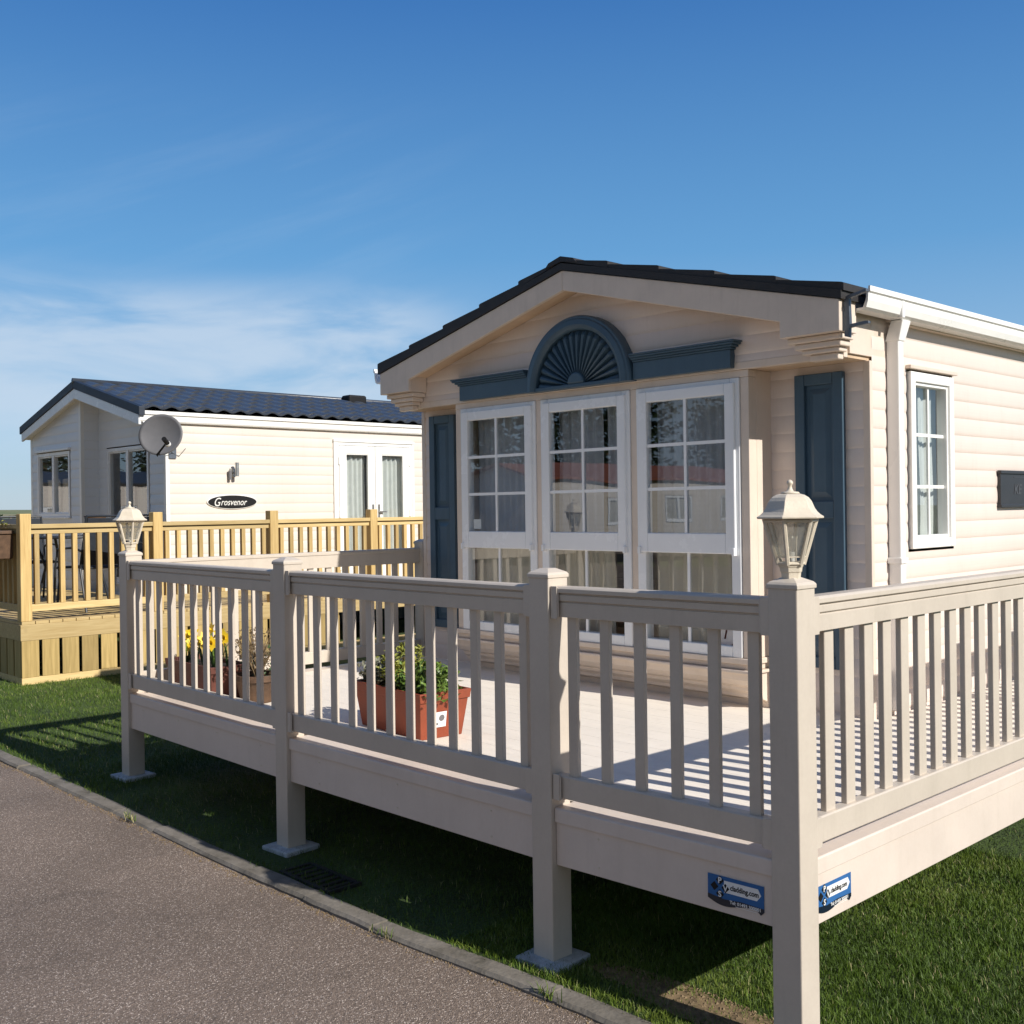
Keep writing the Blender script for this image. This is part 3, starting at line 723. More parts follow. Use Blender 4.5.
def window(parent, F, u0, u1, v0, v1, nx=1, ny=1, fw=.05, bw=.018, wout=.022, split=None, m='upvc', sill=True):
    fr = rect_ring(MB(), F, u0, u1, v0, v1, fw, -.04, wout)
    for s in (split or []): fr.obox(F, s-.035, s+.035, v0+fw, v1-fw, -.04, wout-.001)
    wo = fr.build('window', m, parent, bevel=.004)
    ins = rect_ring(MB(), F, u0+fw, u1-fw, v0+fw, v1-fw, .018, -.036, wout-.012); ins.build('glazing_bead', m, wo, bevel=.003)
    edges = [u0+fw]+sorted(split or [])+[u1-fw]
    for a, b in zip(edges, edges[1:]):
        a2 = a+(.035 if a != edges[0] else 0); b2 = b-(.035 if b != edges[-1] else 0)
        MB().obox(F, a2+.002, b2-.002, v0+fw+.002, v1-fw-.002, -.014, -.008).build('pane', 'glass', wo)
    if nx > 1 or ny > 1:
        g = MB()
        for i in range(1, nx): c = u0+fw+(u1-u0-2*fw)*i/nx; g.obox(F, c-bw/2, c+bw/2, v0+fw+.012, v1-fw-.012, -.0075, .004)
        for j in range(1, ny): c = v0+fw+(v1-v0-2*fw)*j/ny; g.obox(F, u0+fw+.012, u1-fw-.012, c-bw/2, c+bw/2, -.0075, .003)
        g.build('glazing_bar', m, wo)
    if sill: MB().obox(F, u0-.01, u1+.01, v0-.022, v0-.001, -.02, wout+.02).build('sill', m, wo, bevel=.003)
    return wo

# ------------------------------------------------------------------ the near holiday caravan
def near_caravan():
    X0, X1, YW, YB, YR = -6.28, -2.73, 5.10, 4.88, 15.4
    XC = -4.475; SL = .242
    t = thing('holiday_caravan', 'near cream holiday caravan with navy shutters and a navy fan over its bay windows', 'caravan', (-4.5, 9.8, .15))
    FS = Frame((X1, 0, 0), (0, 1, 0), (0, 0, 1), (1, 0, 0))         # right side wall, u = Y
    FF = Frame((0, YW, 0), (1, 0, 0), (0, 0, 1), (0, -1, 0))        # front wall, u = X
    FB = Frame((0, YB, 0), (1, 0, 0), (0, 0, 1), (0, -1, 0))        # bay / gable plane
    FL = Frame((X0, 0, 0), (0, -1, 0), (0, 0, 1), (-1, 0, 0))
    FR = Frame((0, YR, 0), (-1, 0, 0), (0, 0, 1), (0, 1, 0))
    BX0, BX1 = -5.67, -3.295
    m = MB(); siding(m, FS, YW+.012, YR, .52, 2.66, holes=[(5.48, 6.02, 1.41, 2.385)]); m.build('side_wall', 'siding', t, recalc=False)
    for a, b in ((X0, BX0+.02), (BX1-.02, X1)): m = MB(); siding(m, FF, a, b, .52, 2.41); m.build('front_wall', 'siding', t, recalc=False)
    m = MB(); siding(m, FL, -YR, -YW, .52, 2.66); siding(m, FR, -X1, -X0, .52, 2.66); m.build('rear_wall', 'siding', t, recalc=False)
    # corner trims
    m = MB(); m.box(X1-.02, X1+.018, YW-.018, YW+.012, .52, 2.391); m.build('corner_trim', 'trim_cream', t, bevel=.003)
    m = MB(); m.box(X0-.018, X0+.02, YW-.018, YW+.012, .52, 2.391); m.build('corner_trim', 'trim_cream', t, bevel=.003)
    # chassis skirt and the room behind the glass
    m = MB(); m.box(X0+.06, X1-.06, YW+.06, YR-.06, .22, .515); m.build('underframe', 'dark_metal', t)
    m = MB(); m.box(X0+.05, X1-.05, YW+.05, 8.3, .70, .73); m.box(X0+.05, X1-.05, YW+.06, 8.3, 2.42, 2.44); m.box(X0+.05, X1-.05, 8.3, 8.33, .7, 2.44)
    m.box(X0+.03, X0+.05, YW+.05, 8.3, .7, 2.44); m.box(X1-.06, X1-.04, 6.2, 8.3, .7, 2.44); m.build('interior', 'interior', t)
    m = MB(); m.box(-5.6, -3.5, 5.75, 6.45, .74, 1.12); m.box(-5.6, -3.5, 6.3, 6.5, 1.12, 1.5); m.build('sofa', 'blind', t, bevel=.05)
    # gable panel above the bay
    def gw(v):
        h = (3.075-v)/SL; return (XC-h, XC+h)
    m = MB(); siding(m, FB, X0, X1, 2.425, 3.07, width=gw, phase=.03); m.build('gable_panel', 'siding', t, recalc=False)
    m = MB(); m.box(X0, X1, YB-.016, YB+.02, 2.391, 2.432); m.build('gable_trim', 'trim_cream', t, bevel=.003)
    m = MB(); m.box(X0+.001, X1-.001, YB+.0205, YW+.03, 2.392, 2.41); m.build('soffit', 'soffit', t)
    for x0, x1 in ((X1-.02, X1+.012), (X0-.012, X0+.02)):
        MB().box(x0, x1, YB+.021, YW+.16, 2.411, 2.665).build('side_return', 'trim_cream', t, bevel=.003)
    # barge boards with their boxed ends
    def barge(s):
        f = lambda dx: XC+s*dx
        P = [(f(0), 3.085), (f(1.815), 2.646), (f(1.815), 2.495), (f(1.487), 2.495), (f(1.487), 2.578), (f(0), 2.966)]
        if s < 0: P = P[::-1]
        FG = Frame((0, 4.728, 0), (1, 0, 0), (0, 0, 1), (0, -1, 0))
        b = MB().prism(FG, P, 0, .028).build('barge_board', 'trim_cream', t, bevel=.004)
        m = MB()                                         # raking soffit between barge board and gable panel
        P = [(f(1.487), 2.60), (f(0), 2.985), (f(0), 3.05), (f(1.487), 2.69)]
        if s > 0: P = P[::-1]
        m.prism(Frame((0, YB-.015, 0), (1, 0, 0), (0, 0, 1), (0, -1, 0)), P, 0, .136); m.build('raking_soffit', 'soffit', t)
        m = MB(); a, c = sorted((f(1.489), f(1.813))); m.box(a, c, 4.729, YB-.016, 2.496, 2.66); m.build('eaves_box', 'trim_cream', t, bevel=.003)
        m = MB(); steps = [(2.466, 2.4945, .0), (2.436, 2.4655, .024), (2.412, 2.4355, .048), (2.378, 2.4115, .075)]
        for z0, z1, d in steps:
            a, c = sorted((f(1.50+d*1.15), f(1.80-d*.75))); m.box(a, c, 4.745+d*.9, YB-.0165, z0, z1)
        m.build('corbel', 'trim_cream', t, bevel=.006)
    barge(1); barge(-1)
    # roof: five courses of metal tile each side, black verge
    def slope(s):
        f = lambda dx: XC+s*dx
        FG = Frame((0, 4.690, 0), (1, 0, 0), (0, 0, 1), (0, 1, 0))
        und = lambda dx: 3.088-SL*dx
        m = MB(); P = [(f(0), und(0)), (f(1.83), und(1.83)), (f(1.83), und(1.83)+.040), (f(0), und(0)+.040)]
        m.prism(FG, P if s > 0 else P[::-1], 0, YR+.15-4.69)
        n = 5; L = 1.84/n
        for k in range(n):
            a, b = L*k-.0+(.0 if k else 0), L*(k+1)
            P = [(f(max(0, a-.03)), und(a-.03)+.041), (f(b), und(b)+.041), (f(b), und(b)+.076), (f(b-.012), und(b-.012)+.079), (f(max(0, a-.03)), und(max(0, a-.03))+.058)]
            m.prism(FG, P if s > 0 else P[::-1], .0015*(k+1), YR+.15-4.69-.001*k)
        m.build('roof', 'tile_black', t)
    slope(1); slope(-1)
    m = MB(); m.prism(Frame((0, 4.686, 0), (1, 0, 0), (0, 0, 1), (0, 1, 0)), [(XC-.13, 3.112), (XC-.10, 3.142), (XC, 3.168), (XC+.10, 3.142), (XC+.13, 3.112), (XC, 3.135)], 0, YR+.14-4.686); m.build('ridge_tile', 'tile_black', t)
    # gutters, downpipe, bracket
    G = [(0, 0), (.060, 0), (.078, .012), (.088, .045), (.090, .080), (.100, .086), (.100, .112), (.090, .112), (.088, .098), (.082, .093), (.076, .05), (.06, .012), (.006, .012), (.006, .1), (0, .1)]
    g = MB().extr(G, (X1+.045, 4.86, 2.607), (X1+.045, YR+.1, 2.607), (1, 0, 0)).build('gutter', 'upvc_bright', t)
    MB().box(X1+.046, X1+.137, 5.20, 5.225, 2.606, 2.700).build('gutter_joint', 'upvc_bright', g)
    MB().extr(G, (X0-.032, YR+.1, 2.585), (X0-.032, 4.733, 2.585), (-1, 0, 0)).build('gutter', 'upvc', t)
    MB().box(X1-.02, X1+.044, YW+.161, YR, 2.60, 2.70).build('eaves_fascia', 'trim_cream', t)
    d = MB().box(X1+.014, X1+.082, 5.262, 5.317, .60, 2.52).build('downpipe', 'upvc_bright', t, bevel=.006)
    m = MB(); m.add([(X1+.014-.004, 5.256, 2.50), (X1+.087, 5.256, 2.50), (X1+.087, 5.323, 2.50), (X1+.010, 5.323, 2.50), (X1+.046, 5.252, 2.604), (X1+.112, 5.252, 2.604), (X1+.112, 5.342, 2.604), (X1+.046, 5.342, 2.604)], MB.HEX); m.build('outlet', 'upvc_bright', d, bevel=.004)
    for z in (1.36,): MB().box(X1+.012, X1+.090, 5.252, 5.327, z, z+.03).build('pipe_clip', 'upvc_bright', d, bevel=.003)
    FG = Frame((0, 4.735, 0), (1, 0, 0), (0, 0, 1), (0, 1, 0))
    x = -2.655
    C = [(x, 2.470), (x+.026, 2.462), (x+.028, 2.508), (x+.125, 2.516), (x+.125, 2.528), (x+.105, 2.530), (x+.030, 2.525), (x+.026, 2.648), (x+.115, 2.668), (x+.115, 2.682), (x+.022, 2.664), (x, 2.655)]
    MB().prism(FG, C, 0, .022).build('eaves_bracket', 'galv', t, bevel=.002)
    # navy pelmet and fan
    for pa, pb in ((-5.57, -4.912), (-4.044, -3.372)):
        pel = MB().box(pa, pb, 4.826, YB-.004, 2.402, 2.500).build('pelmet', 'blue_paint', t, bevel=.003)
        m = MB(); la, lb = (1, 0) if pa < -5 else (0, 1)
        for z0, z1, e in ((2.5005, 2.512, .010), (2.5125, 2.524, .026), (2.5245, 2.536, .042), (2.5365, 2.546, .050)): m.box(pa-e*la, pb+e*lb, 4.826-e*.8, YB-.0045, z0, z1)
        m.build('cornice', 'blue_paint', pel, bevel=.003)
    cx, cz = -4.478, 2.397
    FA = Frame((cx, YB-.006, cz), (1, 0, 0), (0, 0, 1), (0, -1, 0))
    m = MB(); N = 40
    prof = [(.432, 0), (.432, .060), (.424, .072), (.412, .072), (.405, .080), (.375, .086), (.362, .080), (.352, .072), (.346, .060), (.346, 0)]
    vs = [FA.p(r*math.cos(math.pi*i/N), r*math.sin(math.pi*i/N), w) for i in range(N+1) for r, w in prof]; K = len(prof)
    m.add(vs, [(i*K+k, i*K+(k+1) % K, (i+1)*K+(k+1) % K, (i+1)*K+k) for i in range(N) for k in range(K)]+[tuple(range(K))[::-1], tuple(N*K+k for k in range(K))])
    pel = m.build('fan_arch', 'blue_paint', t, bevel=.0)
    m = MB(); nr = 19; pts = []; na = nr*4
    for i in range(na+1):
        ph = i % 4; h = (.018, .044, .050, .040)[ph]
        a = math.pi*i/na
        for r, k in ((.0, .9), (.06, .85), (.2, 1.), (.315, 1.), (.3475, .5)): pts.append(FA.p(r*math.cos(a), r*math.sin(a), .012+h*k if r > .05 else .03))
    m.grid(pts, na+1, 5); m.build('fan', 'blue_paint', pel, recalc=False)
    m = MB(); m.obox(FA, -.3455, .3455, 0.0, .022, .0, .066); m.build('fan_base', 'blue_paint', pel, bevel=.003)
    m = MB(); m.prism(FA, [(.068*math.cos(math.pi*i/14), .0225+.068*math.sin(math.pi*i/14)) for i in range(15)], .02, .072); m.build('fan_boss', 'blue_paint', pel, bevel=.01)
    # bay: header, mullions, cheeks, sill, cove
    m = MB(); m.box(BX0, BX1, YB-.004, YB+.07, 2.352, 2.3905); m.build('bay_header', 'trim_cream', t, bevel=.003)
    for a, b in ((BX0, -5.614), (-4.888, -4.843), (-4.108, -4.061), (-3.347, BX1)):
        MB().box(a, b, YB-.002, YB+.07, .853, 2.3515).build('bay_mullion', 'trim_cream', t, bevel=.003)
    for a, b in ((BX0, BX0+.04), (BX1-.04, BX1)): MB().box(a, b, YB+.0705, YW+.02, .853, 2.3915).build('bay_cheek', 'trim_cream', t, bevel=.003)
    m = MB(); m.box(BX0-.012, BX1+.012, YB-.024, YW-.014, .822, .8525); m.box(BX0, BX1, YB-.006, YW-.014, .792, .8215); m.box(BX0-.025, BX1+.025, YB-.040, YW-.014, .774, .7915); m.build('bay_sill', 'trim_cream', t, bevel=.004)
    FC = Frame((BX0-.01, 0, 0), (0, 1, 0), (0, 0, 1), (1, 0, 0))
    P = [(4.862, .7735), (4.872, .735), (4.895, .705), (4.930, .690), (4.932, .672), (4.958, .650), (4.962, .630), (5.010, .612), (5.014, .56), (5.086, .56), (5.086, .7735)]
    MB().prism(FC, P, 0, BX1-BX0+.02).build('bay_cove', 'trim_cream', t, bevel=.002)
    def bay_window(u0, u1, kind):
        fr = rect_ring(MB(), FB, u0, u1, .853, 2.3515, .060, -.055, .012)
        fr.obox(FB, u0+.0605, u1-.0605, 1.418, 1.478, -.055, .011)
        w = fr.build('window', 'upvc', t, bevel=.005)
        rect_ring(MB(), FB, u0+.024, u1-.024, 1.408, 2.327, .062, -.02, .028, tb=.112).build('sash', 'upvc', w, bevel=.006)
        a, b, c, d = u0+.086, u1-.086, 1.520, 2.265
        MB().obox(FB, a-.01, b+.01, c-.01, d+.01, .006, .011).build('pane', 'glass', w)
        MB().obox(FB, u0+.058, u1-.058, .911, 1.420, -.016, -.010).build('pane', 'glass', w)
        g = MB(); uc = (u0+u1)/2
        g.obox(FB, uc-.009, uc+.009, c-.004, d+.004, .0115, .020)
        for k in (1, 2): z = c+(d-c)*k/3; g.obox(FB, a-.004, b+.004, z-.009, z+.009, .0115, .019)
        g.obox(FB, uc-.009, uc+.009, .913, 1.417, -.0095, .000)
        g.build('glazing_bar', 'upvc', w)
        m = MB(); m.obox(FB, u0+.022, u0+.04, 1.40, 1.44, .0125, .043); m.obox(FB, u1-.04, u1-.022, 1.40, 1.44, .0125, .043); m.build('hinge', 'upvc', w, bevel=.003)
        if kind == 0:
            curtain(w, FB, u0+.03, u1-.03, .86, 1.42, -.10, 'curtain', .010, .11)
            curtain(w, FB, u0+.03, u1-.02, 1.40, 2.34, -.12, 'net_curtain', .012, .06)
            m = MB(); m.obox(FB, u0+.115, u0+.190, 1.535, 1.600, .002, .0045); m.build('window_label', 'label_white', w)
        elif kind == 1:
            curtain(w, FB, u0+.03, u0+.50, .86, 1.42, -.10, 'curtain', .016, .085); curtain(w, FB, u0+.56, u1-.03, .86, 1.42, -.11, 'curtain', .016, .06)
            curtain(w, FB, u0+.03, u0+.40, 1.40, 2.34, -.12, 'net_curtain', .014, .07); curtain(w, FB, u0+.43, u1-.02, 1.40, 2.34, -.13, 'net_curtain', .014, .05)
        else:
            curtain(w, FB, u0+.04, u0+.58, .86, 1.42, -.10, 'curtain', .018, .10)
            curtain(w, FB, u0+.03, u1-.03, 1.40, 2.34, -.14, 'net_curtain', .013, .08)
            FD = Frame(FB.p(u1-.130, .995, -.024), FB.U, FB.V, FB.W)
            m = MB(); m.prism(FD, [(.088*math.cos(k*math.pi/16), .088*math.sin(k*math.pi/16)) for k in range(32)], 0, .004); dsk = m.build('round_plate', 'label_white', w)
            m = MB(); m.prism(FD, [(-.006, -.05), (.004, -.05), (.022, .03), (.012, .03)], .0045, .006); m.build('plate_mark', 'black_plastic', dsk)
    bay_window(-5.612, -4.890, 0); bay_window(-4.841, -4.110, 1); bay_window(-4.059, -3.349, 2)
    # shutters
    def shutter(u0, u1):
        v0, v1 = .815, 2.350
        F = Frame((0, YW, 0), (1, 0, 0), (0, 0, 1), (0, -1, 0)); mid = 1.64
        m = rect_ring(MB(), F, u0, u1, v0, v1, .058, .014, .045); m.obox(F, u0+.0585, u1-.0585, mid-.045, mid+.045, .014, .0445)
        s = m.build('shutter', 'blue_paint', t, bevel=.004)
        for a, b in ((v0+.058, mid-.045), (mid+.045, v1-.058)):
            m = MB(); m.obox(F, u0+.058, u1-.058, a, b, .014, .024)
            vs = [F.p(u, v, w) for w, e in ((.0245, .020), (.034, .048)) for u, v in ((u0+.058+e, a+e), (u1-.058-e, a+e), (u1-.058-e, b-e), (u0+.058+e, b-e))]
            m.add(vs, MB.HEX); m.build('shutter_panel', 'blue_paint', s)
    shutter(-3.130, -2.850); shutter(-6.182, -5.902)
    # side window
    w = window(t, FS, 5.495, 6.003, 1.425, 2.368, nx=2, ny=3, fw=.052, wout=.034, m='upvc_bright', sill=False)
    curtain(w, FS, 5.50, 5.775, 1.44, 2.36, -.062, 'voile', .010, .060, pinch=.03); curtain(w, FS, 5.985, 5.765, 1.44, 2.36, -.066, 'voile', .010, .060, pinch=.12)
    MB().obox(FS, 5.47, 6.03, 2.380, 2.400, -.01, .045).build('window_hood', 'trim_cream', t, bevel=.003)
    return t
near_caravan()

def name_plate():
    F = Frame((-2.73+.0145, 6.615, 1.632), (0, 1, 0), (0, 0, 1), (1, 0, 0)); W, H = .95, .227
    t = thing('name_plate', 'black rectangular name plate on the sunlit side wall of the near caravan', 'sign', F.p(0, 0, 0))
    MB().obox(F, .008, W-.008, .012, H-.012, 0, .018).build('plate', 'plaque_black', t, bevel=.002)
    m = MB(); m.obox(F, 0, W, 0, .022, 0, .026); m.obox(F, 0, W, H-.022, H, 0, .026); m.build('rim', 'plaque_black', t, bevel=.004)
    m = MB(); text_mb(m, F, 'KE', .085, .20, .085, .0185, .0205, shear=.25, bold=.002, sx=1.1)
    m.obox(F, .20, .60, .185, .189, .0185, .0205); m.build('lettering', 'plaque_text', t)
name_plate()

# ------------------------------------------------------------------ the neighbouring caravan
def pantile_roof(mb, XC, xe, z_ridge, z_eave, y0, y1, pitch=.22, course=.36, amp=.024, step=.020):
    """one slope of pressed steel pantiles from the ridge XC down to the eave xe"""
    s = 1 if xe > XC else -1
    L = math.hypot(xe-XC, z_ridge-z_eave); dx, dz = (xe-XC)/L, (z_eave-z_ridge)/L
    nx, nz = -dz*s*s, abs(dx)
    nx = abs(dz)*s
    rows = []; k = 0
    while k*course < L:
        a, b = k*course, min(L, (k+1)*course)
        rows += [(a+.0005, 0.), (a+(b-a)*.5, .5*step), (b-.004, step), (b, step*.9), (b+.0003, -.002)]
        k += 1
    ys = np.arange(y0, y1+1e-6, pitch/8)
    pts = []
    for d, h in rows:
        for y in ys:
            ph = (y/pitch) % 1.
            w = amp*(math.sin(math.pi*ph/.62) if ph < .62 else -.35*math.sin(math.pi*(ph-.62)/.38))
            hh = h+w
            pts.append((XC+dx*d+nx*hh, y, z_ridge+dz*d+nz*hh))
    mb.grid(pts, len(rows), len(ys))
def neighbour():
    X0, X1, YF, YP, YR = -15.33, -11.80, 5.75, 5.52, 16.5
    XC = -13.565; XE = 1.83
    t = thing('holiday_caravan', 'far caravan with a slate blue tiled roof, standing beyond the timber deck', 'caravan', (-13.5, 11, .2))
    FS = Frame((X1, 0, 0), (0, 1, 0), (0, 0, 1), (1, 0, 0)); FF = Frame((0, YF, 0), (1, 0, 0), (0, 0, 1), (0, -1, 0)); FP_ = Frame((0, YP, 0), (1, 0, 0), (0, 0, 1), (0, -1, 0))
    FL = Frame((X0, 0, 0), (0, -1, 0), (0, 0, 1), (-1, 0, 0)); FR = Frame((0, YR, 0), (-1, 0, 0), (0, 0, 1), (0, 1, 0)); XB = -13.65
    FBS = Frame((XB, 0, 0), (0, 1, 0), (0, 0, 1), (1, 0, 0))
    z0, ze = .62, 2.80
    zr = lambda x: 3.215-.262*abs(x-XC)           # underside of the roof
    m = MB(); siding(m, FS, YF+.012, YR, z0, ze, holes=[(8.06, 9.33, .72, 2.58)], pitch=.118); m.build('side_wall', 'siding_pale', t, recalc=False)
    gw = lambda v: (XC-(3.20-v)/.262, XC+(3.20-v)/.262)
    m = MB(); siding(m, FF, XB, X1, z0, 3.19, holes=[(-13.40, -12.20, .80, 2.50)], width=gw, pitch=.118); siding(m, FP_, X0, XB, z0, 3.19, holes=[(-15.12, -13.97, 1.62, 2.50)], width=gw, pitch=.118)
    m.build('front_wall', 'siding_white', t, recalc=False)
    m = MB(); siding(m, FL, -YR, -YP, z0, ze, pitch=.118); siding(m, FR, -X1, -X0, z0, ze, pitch=.118); m.build('rear_wall', 'siding_pale', t, recalc=False)
    m = MB(); siding(m, FBS, YP, YF, z0, 3.19, pitch=.118); m.build('bay_wall', 'siding_white', t, recalc=False)
    for x, y in ((X1, YF), (XB, YP), (X0, YP)):
        MB().box(x-.045 if x != X0 else x-.016, x+.016 if x != X0 else x+.045, y-.016, y+.03, z0, zr(x)-.03).build('corner_trim', 'upvc_bright', t, bevel=.003)
    m = MB(); m.box(X0+.06, X1-.06, YF+.06, 10.5, .68, .70); m.box(X0+.06, X1-.06, YF+.06, 10.5, 2.62, 2.64); m.box(X0+.06, X1-.06, 10.5, 10.53, .68, 2.64); m.build('interior', 'interior', t)
    m = MB(); m.box(X0+.08, X1-.08, YF+.05, YR-.05, .18, .60); m.build('underframe', 'dark_metal', t)
    # roof
    m = MB(); pantile_roof(m, XC, XC+XE+.02, 3.325, 2.862, 5.42, YR+.1); pantile_roof(m, XC, XC-XE-.02, 3.325, 2.862, 5.42, YR+.1)
    rf = m.build('roof', 'tile_slate', t, smooth=False, recalc=False)
    for s in (1, -1):
        f = lambda d: XC+s*d
        FG = Frame((0, 5.40, 0), (1, 0, 0), (0, 0, 1), (0, -1, 0))
        P = [(f(0), 3.342), (f(XE+.03), 2.876), (f(XE+.03), 2.775), (f(0), 3.238)]
        MB().prism(FG, P if s < 0 else P[::-1], -.06, .012).build('verge_trim', 'verge_navy', rf, bevel=.006)
        P = [(f(0), 3.236), (f(XE-.01), 2.784), (f(XE-.01), 2.675), (f(0), 3.115)]
        MB().prism(FG, P if s < 0 else P[::-1], -.03, .0).build('barge_board', 'upvc', t, bevel=.004)
        P = [(f(0), 3.20), (f(XE-.012), 2.745), (f(XE-.012), 2.70), (f(0), 3.155)]
        MB().prism(Frame((0, YF+.02, 0), (1, 0, 0), (0, 0, 1), (0, -1, 0)), P if s < 0 else P[::-1], .0, .318).build('soffit', 'upvc', t)
    m = MB(); m.tube([(XC, 5.385, 3.335), (XC, YR+.1, 3.335)], .036, 12); m.build('ridge_tile', 'tile_slate', rf, smooth=True)
    # eaves fascia with gutter moulding
    for s in (1, -1):
        x = XC+s*(XE-.06)
        m = MB(); m.extr([(0, 0), (.045, .004), (.055, .02), (.060, .082), (.078, .090), (.080, .130), (0, .130)], (x, 5.41 if s > 0 else YR+.1, 2.704), (x, YR+.1 if s > 0 else 5.41, 2.704), (s, 0, 0)); m.build('gutter', 'upvc_bright', t)
        m = MB(); a, b = sorted((x-s*.002, X1-.03 if s > 0 else X0+.03)); m.box(a, b, YF+.03, YR, 2.72, 2.735); m.build('eaves_soffit', 'upvc', t)
    # roof vents beside the ridge
    for y in (9.55, 11.35):
        v = MB().box(XC+.02, XC+.24, y-.16, y+.16, 3.24, 3.395).build('roof_vent', 'black_plastic', t, bevel=.03)
        MB().box(XC-.02, XC+.28, y-.19, y+.19, 3.22, 3.262).build('vent_flashing', 'tile_slate', v, bevel=.006)
    # front windows
    w = window(t, FP_, -15.10, -13.99, 1.64, 2.49, split=[-14.545], wout=.022, fw=.045)
    MB().obox(FP_, -15.13, -13.96, 2.50, 2.535, 0, .05).build('window_hood', 'upvc', t, bevel=.004)
    curtain(w, FP_, -15.04, -14.59, 1.66, 2.14, -.09, 'blind', .006, .09); curtain(w, FP_, -14.50, -14.02, 1.66, 2.14, -.09, 'blind', .006, .09)
    w = window(t, FF, -13.38, -12.22, .82, 2.485, split=[-12.80], fw=.045, wout=.022)
    curtain(w, FF, -13.12, -12.84, .85, 2.0, -.09, 'blind', .006, .09); curtain(w, FF, -12.76, -12.24, .85, 1.98, -.09, 'blind', .006, .09)
    # french doors
    fr = rect_ring(MB(), FS, 8.075, 9.315, .70, 2.565, .04, -.03, .03); fr = fr.build('door_frame', 'upvc_bright', t, bevel=.003)
    for a, b, hs in ((8.118, 8.690, 1), (8.696, 9.272, -1)):
        d = rect_ring(MB(), FS, a, b, .745, 2.520, .105, -.02, .036, tb=.20).build('door', 'upvc_bright', t, bevel=.006)
        MB().obox(FS, a+.102, b-.102, .944, 2.418, .0, .006).build('pane', 'glass', d)
        rect_ring(MB(), FS, a+.098, b-.098, .940, 2.422, .018, .0065, .030).build('glazing_bead', 'upvc_bright', d)
        curtain(d, FS, a+.07, b-.07 if hs < 0 else b-.10, .90, 2.44, -.06, 'voile', .02, .085)
        h = MB(); c = b-.045 if hs > 0 else a+.045; h.obox(FS, c-.015, c+.015, 1.55, 1.75, .0365, .046); h.obox(FS, min(c, c-hs*.11), max(c, c-hs*.11), 1.64, 1.66, .06, .076); h.obox(FS, c-.01, c+.01, 1.64, 1.66, .0465, .0595)
        h.build('handle', 'steel', d, bevel=.002)
        for z in (.95, 1.63, 2.32): MB().obox(FS, (a if hs > 0 else b)-.016, (a if hs > 0 else b)+.016, z-.05, z+.05, .0305, .046).build('hinge', 'upvc_bright', d, bevel=.003)
    MB().obox(FS, 8.03, 9.36, 2.567, 2.60, -.01, .042).build('door_trim', 'upvc_bright', t, bevel=.003)
    for v0, v1, a, b in ((.64, 2.566, 8.035, 8.074), (.64, 2.566, 9.316, 9.355)): MB().obox(FS, a, b, v0, v1, -.01, .035).build('door_trim', 'upvc_bright', t, bevel=.003)
    return t
neighbour()

